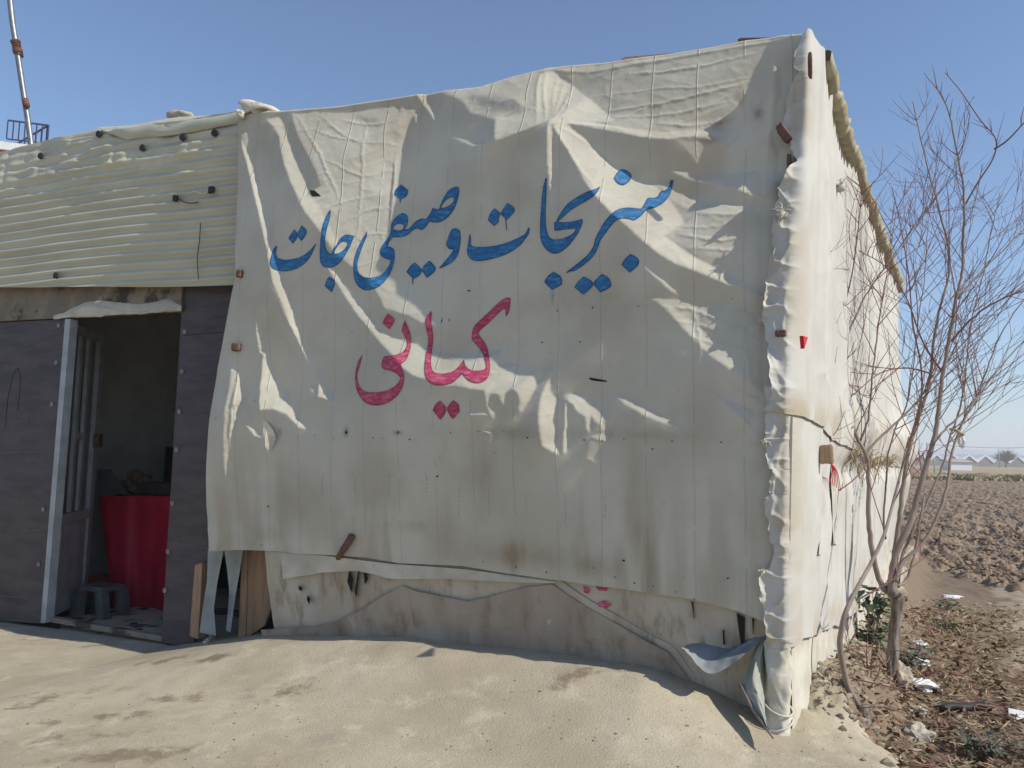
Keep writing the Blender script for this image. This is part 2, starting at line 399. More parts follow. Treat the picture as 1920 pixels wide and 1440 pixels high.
tag(mb.build('soil_clods', SOIL, smooth=False), kind='stuff')

# hills
hx = np.linspace(-2600, 3600, 260); hh = 22 + 26*np.clip(fbm(hx/420., hx*0+.3, 61, 4)+.25, 0, 2) + 14*np.exp(-((hx-1560)/130)**2)
rows = []
for k, (dy, f) in enumerate([(-260, 0), (-150, .45), (-60, .85), (0, 1.), (160, .7), (420, 0)]):
    rows.append(np.stack([hx, 2650+dy+40*fbm(hx/150, hx*0+k, 66, 3), hh*f*(1+.12*fbm(hx/60, hx*0+k*3, 67, 3)*(0 < k < 5)) - 1.0*(f == 0)], -1))
tag(gridobj('hills', np.array(rows), HILLM), kind='structure')

# ------------------------------------------------------------------ front tarpaulin: relief of the slack canvas
LIT = [  # (outline in the wall's plane, slope of the cloth to the light, softness)
 ([(452,260),(462,284),(477,331),(491,383),(505,435),(514,468),(524,503),(532,527),(553,587),(577,653),(600,707),(627,757),(612,748),(598,745),(600,712),(587,693),(567,653),(548,613),(530,570),(513,530),(507,496),(503,468),(493,426),(481,378),(467,322),(455,279)], .62, 1),
 ([(450,248),(464,240),(470,290),(462,286)], .2, 2),
 ([(500,225),(524,218),(529,232),(536,256),(547,286),(557,312),(571,341),(578,359),(604,442),(590,421),(571,397),(562,376),(547,345),(533,307),(526,279),(524,258),(514,239)], .42, 1.5),
 ([(547,215),(559,258),(576,289),(592,322),(602,350),(583,359),(562,376),(571,397),(590,421),(612,450),(625,470),(644,487),(662,502),(702,540),(721,578),(740,585),(765,592),(790,605),(822,612),(845,612),(827,600),(807,590),(786,565),(770,540),(758,524),(747,491),(741,458),(728,430),(735,340),(741,290),(752,215),(740,200),(650,212),(590,211)], .27, 1.2),
 ([(560,372),(580,362),(600,385),(625,430),(642,470),(652,492),(630,478),(610,450),(590,421)], .42, 3),
 ([(610,493),(615,498),(633,517),(650,535),(663,553),(687,587),(712,622),(745,636),(778,645),(799,650),(828,658),(870,661),(912,658),(947,655),(950,680),(972,684),(1017,695),(1005,725),(990,752),(977,774),(972,772),(975,750),(970,738),(960,730),(947,738),(945,765),(939,752),(935,742),(920,738),(917,752),(925,772),(927,789),(919,777),(911,757),(910,732),(890,731),(855,725),(840,726),(797,712),(775,704),(755,690),(737,667),(713,643),(693,617),(670,590),(650,560),(627,523)], .40, 1.2),
 ([(866,769),(915,775),(912,780),(868,777)], .35, 1),
 ([(1032,708),(1031,735),(1041,747),(1039,790),(1044,806),(1039,827),(1050,855),(1017,837),(1011,797),(1012,752),(1022,725)], .42, 1.2),
 ([(1060,737),(1062,760),(1065,765),(1065,837),(1058,856),(1056,835),(1060,777)], .45, .8),
 ([(1062,740),(1085,737),(1102,742),(1120,760),(1135,785),(1132,795),(1142,815),(1137,829),(1105,820),(1130,812),(1130,802),(1115,790),(1106,775),(1105,815),(1100,805),(1097,782),(1082,772),(1075,760),(1065,752)], .40, 1),
 ([(1105,825),(1132,830),(1115,855),(1100,870)], .14, 3),
 ([(480,583),(495,650),(497,667),(488,663),(483,630)], .4, 1),
 ([(499,653),(510,693),(543,757),(582,810),(560,800),(540,777),(513,767),(490,770),(492,713),(495,677)], .55, 1),
 ([(448,693),(452,720),(458,747),(447,763),(440,813),(437,862),(433,827),(437,780),(443,727)], .7, .8),
 ([(457,747),(467,787),(480,810),(494,822),(480,818),(463,797)], .5, .8),
 ([(435,688),(447,694),(443,713),(431,780),(428,813),(435,873),(436,930),(428,907),(423,847),(423,780),(433,720)], .3, 1.5),
 ([(390,955),(400,985),(407,1031),(394,1033),(388,980)], .3, 2),
 ([(570,707),(590,737),(585,742),(572,722)], .18, 2),
 ([(497,787),(508,807),(513,830),(505,847),(495,820)], .4, 1),
 ([(750,205),(783,200),(782,235),(775,217),(765,235),(758,262),(748,340),(733,430),(741,300)], .3, 1.2),
 ([(780,177),(797,177),(801,193),(813,212),(819,233),(804,210),(790,193)], .5, 1),
 ([(827,175),(931,152),(1010,133),(1000,230),(960,247),(927,268),(928,225),(905,218),(880,212),(872,200),(866,190),(850,182)], .26, 3),
 ([(928,222),(1000,205),(1029,229),(960,255),(927,268)], .36, 1.5),
 ([(846,258),(865,260),(885,268),(926,266),(905,272),(885,277),(866,267)], .22, 1),
 ([(1010,140),(1035,133),(1055,150),(1080,165),(1105,185),(1135,210),(1155,230),(1100,230),(1060,227),(1030,227),(1012,235),(1003,232),(1000,200)], .45, 2),
 ([(1060,142),(1250,117),(1442,82),(1436,92),(1420,120),(1395,180),(1376,210),(1372,240),(1300,252),(1232,255),(1150,240),(1120,205)], .17, 2),
 ([(1100,205),(1180,215),(1300,225),(1376,215),(1372,240),(1300,252),(1232,255),(1150,240)], .27, 3),
 ([(960,147),(1020,131),(1110,123),(1260,104),(1400,79),(1498,67),(1440,80),(1250,112),(1100,138),(1040,132)], .32, 1),
 ([(1030,224),(1090,226),(1150,236),(1230,248),(1320,244),(1376,240),(1374,262),(1365,277),(1340,266),(1300,257),(1260,262),(1240,262),(1200,258),(1160,250),(1110,240),(1060,231),(1030,236)], .5, 1.2),
 ([(1036,236),(1060,229),(1078,246),(1111,277),(1133,296),(1156,313),(1178,324),(1194,338),(1222,346),(1232,352),(1260,380),(1285,420),(1246,443),(1263,455),(1281,469),(1304,484),(1327,495),(1357,510),(1392,530),(1428,551),(1428,556),(1406,548),(1377,539),(1339,525),(1304,510),(1263,495),(1231,475),(1200,448),(1167,418),(1144,399),(1128,382),(1111,363),(1092,335),(1075,304),(1056,271)], .5, 1.5),
 ([(1028,232),(1034,240),(1035,271),(1034,310),(1037,352),(1044,415),(1037,393),(1030,352),(1026,310),(1027,254)], .45, .8),
 ([(1222,346),(1231,340),(1242,343),(1267,357),(1294,371),(1319,379),(1328,385),(1408,384),(1414,377),(1419,393),(1428,404),(1428,548),(1392,528),(1357,507),(1327,492),(1281,466),(1246,440),(1222,400)], .22, 1.2),
 ([(1240,345),(1267,359),(1320,382),(1408,386),(1419,396),(1420,412),(1330,404),(1280,392),(1240,365)], .36, 2),
 ([(1250,317),(1278,321),(1314,328),(1347,325),(1383,325),(1417,321),(1427,332),(1430,371),(1408,368),(1375,354),(1333,346),(1292,338),(1267,327)], .38, 1),
 ([(1258,257),(1290,266),(1318,268),(1322,282),(1339,304),(1328,320),(1317,324),(1300,299),(1281,275)], .2, 2),
 ([(1170,449),(1185,463),(1202,487),(1222,507),(1246,525),(1270,553),(1255,545),(1225,519),(1208,501),(1193,478)], .36, 1),
 ([(1217,561),(1275,562),(1304,574),(1333,578),(1374,571),(1392,577),(1424,600),(1430,615),(1430,740),(1415,731),(1392,711),(1362,691),(1333,670),(1304,641),(1275,612),(1252,586),(1231,568)], .24, 1.2),
 ([(1231,566),(1260,575),(1310,610),(1350,650),(1400,690),(1429,715),(1429,740),(1392,711),(1333,670),(1304,641),(1252,586)], .36, 2),
 ([(1327,729),(1357,746),(1409,769),(1412,783),(1403,784),(1409,802),(1433,826),(1421,816),(1392,790),(1357,758)], .48, .8),
 ([(1377,730),(1424,746),(1427,758),(1397,743)], .4, 1),
 ([(1150,737),(1182,749),(1225,770),(1257,787),(1276,804),(1240,793),(1211,781),(1170,758)], .38, 1),
 ([(1451,121),(1460,121),(1464,171),(1456,199),(1456,238),(1446,254),(1458,288),(1456,324),(1469,327),(1458,352),(1435,368),(1433,324),(1446,213)], .3, 1),
]
SHD = [([(870,178),(905,178),(975,195),(985,212),(940,214),(890,205)], 3), ([(1263,452),(1316,487),(1362,507),(1403,536),(1417,543),(1380,492),(1333,482),(1310,472)], 2),
       ([(640,205),(700,225),(740,255),(770,262),(740,250),(690,232)], 2), ([(1285,590),(1320,598),(1360,640),(1345,645)], 2), ([(1365,573),(1395,590),(1422,601),(1400,600)], 1)]
tE = math.tan(SUN_E)/math.cos(SUN_A); DZ = .0065; DU = DZ/tE
U0, Z0 = -4.75, -.4; NU, NZ = int(5.6/DU), int(5.1/DZ)
HU, HZ = np.meshgrid(U0+np.arange(NU)*DU, Z0+np.arange(NZ)*DZ)
tE_ang = math.atan(tE)
def relief(mapper, more):
    I = np.zeros(HU.shape)
    up = lambda p: np.array([mapper(*q) for q in p])
    for p, v, s in LIT:
        I = np.maximum(I, gblur(np.where(inpoly(HU, HZ, up(p)), v, 0.), s*.55))
    for p, s in SHD:
        I = I*(1-.85*gblur(inpoly(HU, HZ, up(p)).astype(float), s*1.4))
    I = np.minimum(I*1.4, .8)*(1+.22*fbm(HU*3.2+HZ*1.6, HZ*3.2-HU, 71, 3))
    Lt = sstep(I/.12)
    eps = np.maximum(.028 + .022*fbm(HU*1.1, HZ*1.1, 75, 3) - more, -.045)
    slope = Lt*(I-TA) + (1-Lt)*(-(TA+eps))
    def solve(sl, lt, du, dz, h, its):
        """the smoothest cloth whose slope along the light is sl"""
        ds = math.hypot(du, dz); cu, cz = dz/ds/du, du/ds/dz
        w = .55+.45*lt; lam = .06-.045*lt; mu = .002*ds*ds*0+1e-6
        def Ah(h): return (h[:-1, :-1]-h[1:, 1:])/ds, cu*(h[:-1, 1:]-h[:-1, :-1])-cz*(h[1:, :-1]-h[:-1, :-1])
        wd, wp = w[:-1, :-1], lam[:-1, :-1]
        def At(a, p):
            o = np.zeros(h.shape); a = a/ds
            o[:-1, :-1] += a; o[1:, 1:] -= a
            o[:-1, 1:] += cu*p; o[:-1, :-1] -= cu*p; o[1:, :-1] -= cz*p; o[:-1, :-1] += cz*p
            return o
        def Aop(h):
            d, p = Ah(h); o = At(wd*d, wp*p)+mu*h/ds/ds
            o[-1] += 5*h[-1]; o[:, -1] += .5*h[:, -1]
            return o
        bvec = At(wd*sl[:-1, :-1], 0*wp); r = bvec-Aop(h); p = r.copy(); rr = (r*r).sum()
        for _ in range(its):
            q = Aop(p); al = rr/(p*q).sum(); h = h+al*p; r = r-al*q; r2 = (r*r).sum()
            if r2 < 1e-12: break
            p = r+(r2/rr)*p; rr = r2
        return h
    lv = [1, 2, 4, 8, 16]
    h = np.zeros(HU[::16, ::16].shape)
    for k in lv[::-1]:
        shp = HU[::k, ::k].shape
        if h.shape != shp:
            yi = np.clip(np.arange(shp[0])/2, 0, h.shape[0]-1.001); xi = np.clip(np.arange(shp[1])/2, 0, h.shape[1]-1.001)
            j = yi.astype(int); i = xi.astype(int); fb = (yi-j)[:, None]; fa = (xi-i)[None]
            h = (h[j][:, i]*(1-fa)+h[j][:, i+1]*fa)*(1-fb)+(h[j+1][:, i]*(1-fa)+h[j+1][:, i+1]*fa)*fb
        sm = slope if k == 1 else gblur(slope, k*.45); lm = Lt if k == 1 else gblur(Lt, k*.45)
        h = solve(sm[::k, ::k], lm[::k, ::k], DU*k, DZ*k, h, {1: 70, 2: 120, 4: 200, 8: 300, 16: 400}[k])
    return h, Lt, I
TOFF = .22
H = np.zeros(HU.shape)
def hs(u, z):
    a = np.clip((np.asarray(u)-U0)/DU, 0, NU-1.001); b = np.clip((np.asarray(z)-Z0)/DZ, 0, NZ-1.001)
    i = a.astype(int); j = b.astype(int); fa = a-i; fb = b-j
    return (H[j, i]*(1-fa)+H[j, i+1]*fa)*(1-fb) + (H[j+1, i]*(1-fa)+H[j+1, i+1]*fa)*fb
def onF(px, py, lift=0.):                    # a point lying on the canvas, seen at a pixel
    u, z = fr_uz(px, py)
    for _ in range(6):
        o = TOFF + float(hs(u, z)) + lift
        p = FRp(px, py, o); u, z = np.dot(p-C0, T), p[2]
    return fpos(u, z, TOFF+float(hs(u, z))+lift)
def onF_uz(px, py):
    p = onF(px, py); return np.array([np.dot(p-C0, T), p[2]])
more = np.zeros(H.shape)
for _pass in range(5):
    H2, Lt, I = relief(onF_uz if _pass else fr_uz, more)
    H = H2 if _pass == 4 else gblur(H2, 5)
    env = np.full(H.shape, -9.); dl_ = math.hypot(DU, DZ)          # where one fold still shades the next, let the cloth between them sag more
    for r in range(NZ-2, -1, -1): env[r, :-1] = np.maximum(env[r+1, 1:], H2[r+1, 1:])-TA*dl_
    miss = gblur(((H2 < env-.001) & (I > .14)).astype(float), 2); up_ = np.zeros(H.shape)
    for r in range(1, NZ): up_[r, 1:] = np.maximum(miss[r, 1:], up_[r-1, :-1]*math.exp(-dl_/.7))
    more = more + .03*gblur(up_, 4)*(1-Lt)
    print('relief', H.min(), H.max(), [round(float(hs(u, z)), 3) for u, z in ((-4.1, 3.8), (-4.1, 1), (-2, 1), (-.5, .8), (-4.1, 2.2), (-2, 2.5))])
CREASE = [[(1012,140),(1006,180),(1003,232)],[(1024,134),(1020,180),(1021,228)],[(1046,140),(1038,185),(1033,226)],[(1060,150),(1046,195),(1036,228)],[(1075,160),(1052,205),(1036,230)],
 [(1036,230),(1090,262),(1150,300)],[(1036,232),(1070,290),(1118,356)],[(1034,234),(1052,300),(1085,350)],[(1034,234),(1032,300),(1040,380)],[(1036,230),(1120,236),(1200,252)],
 [(1105,182),(1220,168),(1330,160),(1425,138)],[(1110,212),(1230,196),(1340,170),(1415,150)],[(1130,222),(1260,214),(1372,190)],[(1180,140),(1290,128),(1420,100)],[(1230,232),(1300,236),(1376,224)],
 [(560,222),(605,300),(640,380)],[(600,215),(660,262),(745,272)],[(610,300),(680,330),(735,318)],[(590,400),(640,380),(720,365)],[(640,420),(690,395),(725,390)],[(650,470),(690,440),(740,440)],[(690,220),(680,330),(668,470)],[(742,290),(735,380),(722,480)],
 [(640,225),(700,235),(750,222)],[(580,240),(640,260),(700,262)],[(1240,420),(1330,425),(1425,410)],[(1270,440),(1350,450),(1428,440)],[(1290,465),(1370,470),(1428,480)],[(1310,400),(1370,402),(1420,398)],
 [(1240,575),(1310,585),(1425,640)],[(1260,600),(1340,620),(1425,690)],[(1300,580),(1312,640),(1308,690)],[(1395,600),(1400,660),(1408,720)],[(1290,630),(1360,650),(1428,662)],
 [(780,655),(860,672),(950,672)],[(800,700),(880,700),(960,700)],[(780,610),(740,600),(716,570)],[(846,740),(848,850),(856,930),(852,1010)],[(830,815),(852,842),(880,812)],
 [(800,1000),(770,960),(822,896),(850,930),(900,985)],[(960,860),(1000,880),(1018,912)],[(1100,860),(1140,880)],[(1262,870),(1300,882),(1340,884)],[(440,860),(470,900),(540,985),(640,1010)],[(500,870),(560,930),(680,975),(800,985)],
 [(700,860),(760,900),(860,905)],[(1100,950),(1080,1020),(1060,1080)],[(1180,850),(1195,940),(1220,1060)],[(510,560),(560,690),(640,800)],[(620,560),(700,680),(800,770)],[(470,400),(500,520),(560,640)],[(900,270),(890,400),(905,520)],[(960,270),(975,380),(985,500)]]
cr = np.zeros(H.shape); crng = random.Random(5)
for L_ in CREASE:
    q = rs([onF_uz(*p) for p in L_], 60); q = q + .004*np.array([[crng.gauss(0, 1), crng.gauss(0, 1)] for _ in q]); am = crng.uniform(.7, 1.3)
    lo = q.min(0)-.05; hi = q.max(0)+.05
    j0, j1 = [int(np.clip((v-Z0)/DZ, 0, NZ)) for v in (lo[1], hi[1])]; i0, i1 = [int(np.clip((v-U0)/DU, 0, NU)) for v in (lo[0], hi[0])]
    U_, Z_ = HU[j0:j1, i0:i1], HZ[j0:j1, i0:i1]; best = np.full(U_.shape, 9.); tt_ = np.zeros(U_.shape)
    for k in range(59):
        a, b = q[k], q[k+1]; ab = b-a; f = np.clip(((U_-a[0])*ab[0]+(Z_-a[1])*ab[1])/(ab @ ab+1e-12), 0, 1)
        d = np.hypot(U_-a[0]-f*ab[0], Z_-a[1]-f*ab[1]); m_ = d < best; best = np.where(m_, d, best); tt_ = np.where(m_, (k+f)/59, tt_)
    cr[j0:j1, i0:i1] = np.maximum(cr[j0:j1, i0:i1], am*np.exp(-(best/.0085)**2)*np.sin(np.pi*np.clip(tt_*.94+.03, 0, 1))**.6)
Lb = gblur(Lt, 3)
H = H + (.0011*fbm(HU*13, HZ*13, 81, 3)+.0032*(1-np.abs(fbm((HU+.45*HZ)*3.5, (HZ-.4*HU)*9, 83, 2)))**5+.0018*(1-np.abs(fbm((HU-.6*HZ)*4, (HZ+.5*HU)*7, 84, 2)))**6)*(.12+.9*Lb) + .0009*fbm(HU*42, HZ*42, 85, 2)*(.25+.75*Lb) + (.0030+.0018*Lb)*cr + .010*fbm(HU*2.1+HZ*.7, HZ*1.8-HU*.9, 87, 3)*(1-Lb)
# the relief shifts where a pixel lands on the cloth: outlines are laid on the cloth itself
def coons(top, bot, lef, rig, nr, nc):
    s = np.linspace(0, 1, nc); t = np.linspace(0, 1, nr)
    Tp, Bt, Lf, Rg = pl(top, s), pl(bot, s), pl(lef, t), pl(rig, t)      # t runs bottom -> top
    S, TT = np.meshgrid(s, t); S = S[..., None]; TT = TT[..., None]
    return (1-TT)*Bt[None] + TT*Tp[None] + (1-S)*Lf[:, None] + S*Rg[:, None] - ((1-S)*(1-TT)*Bt[0] + S*(1-TT)*Bt[-1] + (1-S)*TT*Tp[0] + S*TT*Tp[-1])
TOP = [(445,222),(458,216),(480,212),(560,207),(640,200),(720,188),(770,180),(830,172),(900,164),(960,145),(1020,130),(1050,126),(1110,121),(1180,112),(1260,102),(1340,89),(1400,77),(1460,69),(1503,65)]
BOT = [(393,1034),(440,1031),(520,1033),(557,1038),(637,1042),(685,1045),(748,1056),(866,1061),(949,1075),(1054,1089),(1123,1099),(1227,1113),(1297,1124),(1383,1146),(1434,1166),(1480,1178)]
LEF = [(393,1034),(387,950),(388,850),(395,770),(408,690),(425,600),(441,520),(443,420),(447,300),(445,222)]
RIG = [(1480,1178),(1482,1000),(1486,800),(1490,600),(1496,400),(1500,250),(1503,65)]
toU = lambda L: [onF_uz(*q) for q in L]
UZ = coons(toU(TOP), toU(BOT), toU(LEF), toU(RIG), 520, 600)
uu, zz = UZ[..., 0], UZ[..., 1]
ho = TOFF + hs(uu, zz)
# the top hem rolls back over the roof edge
P = fpos(uu, zz, ho)
hem = []
for k, (b, dn) in enumerate([(.012, .012), (.03, .018), (.07, .02), (.16, .016), (.30, .0)]):
    e = P[-1].copy(); e = e - N*b + UP[None]*(dn+.012*vn(uu[-1]*9, uu[-1]*0+k, 92)*(k > 1))[:, None]; hem.append(e)
P2 = np.concatenate([P, np.array(hem)], 0)
UVT = np.concatenate([np.stack([uu, zz], -1), np.stack([np.stack([uu[-1], zz[-1]+.05*(k+1)], -1) for k in range(5)])], 0)
def spots(U, Z, L):
    o = np.zeros(U.shape)
    for (px, py, ru, rz, s) in L:
        c = onF_uz(px, py); o = np.maximum(o, s*np.exp(-(((U-c[0])/ru)**2+((Z-c[1])/rz)**2)))
    return o
low = sstep((1.75-zz)/1.1)
dirt = .45*low*sstep((fbm(uu*7, zz*.9, 101, 4)+.15)/.55) + spots(uu, zz, [(980,1045,.45,.10,.8),(1110,1062,.2,.08,.7),(830,1000,.15,.2,.5),(560,915,.2,.3,.35),(900,880,.14,.3,.4),(1190,940,.05,.5,.45),(1220,1040,.05,.35,.5),(760,985,.3,.05,.45),(950,812,.3,.05,.5),(1180,815,.4,.04,.5),(1130,560,.5,.12,.22),(1190,570,.1,.1,.3),(700,940,.5,.25,.3),(500,1000,.12,.06,.35)])*(.75+.6*fbm(uu*8, zz*4, 104, 4)) + .22*sstep((fbm(uu*2, zz*1.2, 105, 4)-.05)/.5)
soot = spots(uu, zz, [(1345,228,.07,.06,.75),(1425,205,.05,.10,.5),(1460,355,.04,.08,.5),(1330,260,.06,.03,.5),(1385,180,.03,.05,.5)])*(.7+.9*fbm(uu*16, zz*16, 106, 4)) + spots(uu, zz, [(649,810,.02,.03,.8),(525,808,.015,.02,.5),(745,812,.03,.015,.6)])
pad = lambda a: np.concatenate([a, np.zeros((5, a.shape[1]))], 0)
tarp = gridobj('tarpaulin', P2, CANVAS, None, UVT, {'dirt': np.clip(pad(dirt), 0, 1).ravel(), 'soot': np.clip(pad(soot), 0, 1).ravel()})
tag(tarp, 'huge slack off-white canvas over the front wall with blue and red painted Persian lettering', 'tarpaulin')

# ------------------------------------------------------------------ painted lettering
def smooth_ring(p, n=4, sharp=62):
    p = np.asarray(p, float); m = len(p); out = []
    corner = []
    for i in range(m):
        a = p[i]-p[i-1]; b = p[(i+1) % m]-p[i]
        ang = abs(math.degrees(math.atan2(a[0]*b[1]-a[1]*b[0], a @ b))); corner.append(ang > sharp)
    for i in range(m):
        p0, p1, p2, p3 = p[i-1], p[i], p[(i+1) % m], p[(i+2) % m]
        if corner[i]: p0 = p1
        if corner[(i+1) % m]: p3 = p2
        for k in range(n):
            f = k/n; q = .5*((2*p1)+(p2-p0)*f+(2*p0-5*p1+4*p2-p3)*f*f+(3*p1-p0-3*p2+p3)*f**3); out.append(q)
    return out
def resample_ring(r, step):
    r = np.vstack([r, r[:1]]); out = []
    for a, b in zip(r[:-1], r[1:]):
        n = max(1, int(np.linalg.norm(b-a)/step))
        out += [a+(b-a)*k/n for k in range(n)]
    return out
def paint(name, shapes, org, sc, material, parent, lift=.004, step=.011):
    V = []; Fc = []; rim = []
    for sh in shapes:
        rings = sh if isinstance(sh[0], list) else [sh]
        uzr = [np.array([onF_uz(org[0]+x/sc, org[1]+y/sc) for x, y in (smooth_ring(r) if len(r) > 4 else r)]) for r in rings]
        uzr = [np.array(resample_ring(r, step)) for r in uzr]
        lo = uzr[0].min(0); hi = uzr[0].max(0)
        gx, gy = np.meshgrid(np.arange(lo[0], hi[0], step), np.arange(lo[1], hi[1], step))
        ok = inpoly(gx, gy, uzr[0])
        for h in uzr[1:]: ok &= ~inpoly(gx, gy, h)
        pts = np.stack([gx[ok], gy[ok]], -1); bd = np.vstack(uzr)
        if len(pts):
            dmin = np.array([np.min(np.hypot(*(bd-q).T)) for q in pts]); pts = pts[dmin > step*.45]
        allp = [Vector(q) for q in bd] + [Vector(q) for q in pts]
        ed = []; k = 0; fl = []
        for r in uzr:
            ed += [(k+i, k+(i+1) % len(r)) for i in range(len(r))]; k += len(r)
        vs_, es_, fs_, ov, _, _ = delaunay_2d_cdt(allp, ed, [], 0, 1e-6)
        a = np.array([v[:] for v in vs_]); nb = len(bd)
        cent = np.array([a[list(f)].mean(0) for f in fs_])
        keep = inpoly(cent[:, 0], cent[:, 1], uzr[0])
        for h in uzr[1:]: keep &= ~inpoly(cent[:, 0], cent[:, 1], h)
        n = len(V)
        W = fpos(a[:, 0], a[:, 1], TOFF+hs(a[:, 0], a[:, 1])+lift)
        V += list(W); Fc += [tuple(n+i for i in f) for f, kk in zip(fs_, keep) if kk]
        rim += [1.0 if any(o < nb for o in ov[i]) else 0.0 for i in range(len(a))]
    o = link(name, V, Fc, material, parent, True, None, {'rim': rim})
    return o
c4, c5, c6 = (480, 280), (860, 280), (620, 540)
B_JAT = [[(325,675),(352,712),(345,755),(312,798),(275,750)], [(388,643),(428,685),(418,730),(385,775),(352,720)],
 [(175,815),(180,822),(170,870),(185,915),(235,932),(290,930),(350,918),(410,890),(460,850),(508,793),(505,810),(485,855),(455,915),(415,960),(360,1000),(300,1022),(235,1030),(180,1020),(140,1000),(120,965),(130,900),(150,840)],
 [[(632,505),(628,560),(615,625),(597,690),(585,760),(585,800),(592,838),(610,868),(638,890),(648,852),(690,795),(712,755),(745,728),(775,720),(832,732),(808,790),(780,850),(740,920),(700,965),(650,995),(600,998),(565,985),(545,950),(540,880),(545,780),(555,700),(570,630),(600,555)],
  [(657,884),(672,852),(700,806),(735,778),(768,780),(778,795),(760,830),(730,860),(692,880)]],
 [(620,1075),(665,1110),(662,1150),(640,1208),(582,1155),(597,1105)]]
B_SAYFI = [[[(940,690),(935,740),(910,800),(880,880),(860,950),(858,1000),(870,1045),(900,1075),(950,1085),(1010,1078),(1060,1058),(1100,1020),(1130,970),(1138,935),(1100,925),(1065,905),(1050,870),(1055,840),(1080,795),(1115,750),(1135,710),(1140,660),(1150,620),(1175,580),(1210,550),(1245,540),(1275,560),(1285,600),(1275,640),(1255,678),(1290,670),(1320,640),(1355,605),(1400,585),(1430,590),(1455,565),(1480,525),(1488,495),(1520,505),(1545,502),(1560,465),(1590,400),(1630,345),(1680,318),(1712,322),(1715,360),(1700,430),(1680,490),(1650,540),(1600,590),(1550,615),(1500,618),(1465,608),(1445,640),(1415,675),(1390,680),(1360,668),(1330,680),(1290,715),(1240,738),(1190,742),(1155,745),(1130,775),(1115,805),(1120,822),(1150,830),(1170,860),(1172,920),(1160,980),(1140,1035),(1100,1100),(1050,1150),(990,1180),(930,1190),(880,1170),(845,1130),(828,1070),(825,1000),(835,920),(860,840),(900,760)],
  [(1185,635),(1215,628),(1245,640),(1250,655),(1235,678),(1195,685),(1165,675),(1160,655)], [(1562,496),(1575,465),(1610,425),(1650,405),(1670,412),(1668,440),(1640,470),(1600,490)]],
 [(1225,297),(1287,348),(1270,395),(1220,425),(1168,382),(1185,335)], [(1214,422),(1222,422),(1220,455),(1216,455)],
 [(1340,955),(1395,1010),(1385,1060),(1330,1095),(1270,1035),(1300,990)], [(1465,940),(1512,990),(1510,1030),(1445,1085),(1398,1022),(1420,980)], [(1318,1092),(1328,1092),(1328,1140),(1323,1140)]]
B_VA = [[(1690,668),(1720,690),(1728,750),(1720,830),(1700,900),(1660,950),(1600,985),(1545,1008),(1560,985),(1600,940),(1640,890),(1670,845),(1630,840),(1608,810),(1615,770),(1640,700),(1660,675)]]
B_SABZ = [[(295,483),(342,520),(330,565),(325,600),(290,628),(240,580),(262,520)], [(400,440),(455,480),(450,520),(395,578),(342,530),(370,480)], [(382,573),(389,573),(397,660),(391,660)],
 [(95,690),(102,740),(100,775),(120,795),(180,800),(260,795),(340,780),(420,755),(490,725),(540,695),(572,640),(582,648),(575,690),(555,720),(520,770),(460,820),(400,855),(320,885),(240,905),(160,915),(110,905),(78,870),(70,830),(78,770),(88,710)],
 [(712,237),(722,240),(720,320),(715,420),(712,520),(715,620),(725,680),(745,720),(775,738),(830,735),(890,715),(940,685),(960,648),(890,655),(785,668),(782,600),(800,590),(810,565),(850,500),(900,440),(980,385),(1060,345),(1120,325),(1160,303),(1150,330),(1120,370),(1060,415),(980,460),(910,505),(850,560),(815,590),(850,598),(930,592),(1010,570),(1015,590),(1000,640),(970,700),(930,755),(890,800),(830,845),(780,855),(740,840),(700,800),(675,750),(668,690),(668,600),(675,480),(685,360),(697,290)],
 [(775,1002),(830,1035),(846,1075),(840,1110),(765,1150),(702,1088),(725,1045)],
 [(1745,250),(1757,260),(1745,320),(1730,370),(1700,415),(1660,450),(1600,480),(1540,495),(1500,540),(1440,580),(1400,570),(1340,565),(1290,585),(1250,625),(1200,690),(1160,750),(1130,830),(1090,890),(1020,950),(950,995),(915,1000),(880,1017),(890,1000),(940,960),(1010,905),(1060,860),(1100,800),(1120,730),(1150,670),(1190,600),(1240,540),(1290,500),(1350,480),(1420,478),(1490,485),(1520,450),(1550,400),(1600,398),(1635,380),(1655,345),(1690,335),(1720,310),(1730,265)],
 [(1335,163),(1385,180),(1415,215),(1400,260),(1350,293),(1300,275),(1272,235),(1300,190)], [(1405,858),(1450,880),(1475,910),(1465,955),(1400,1010),(1332,945),(1360,900)],
 [(1025,1042),(1085,1075),(1098,1110),(1080,1140),(1020,1190),(948,1130),(980,1080)], [(1175,1020),(1225,1050),(1245,1090),(1240,1130),(1160,1172),(1098,1100),(1130,1060)]]
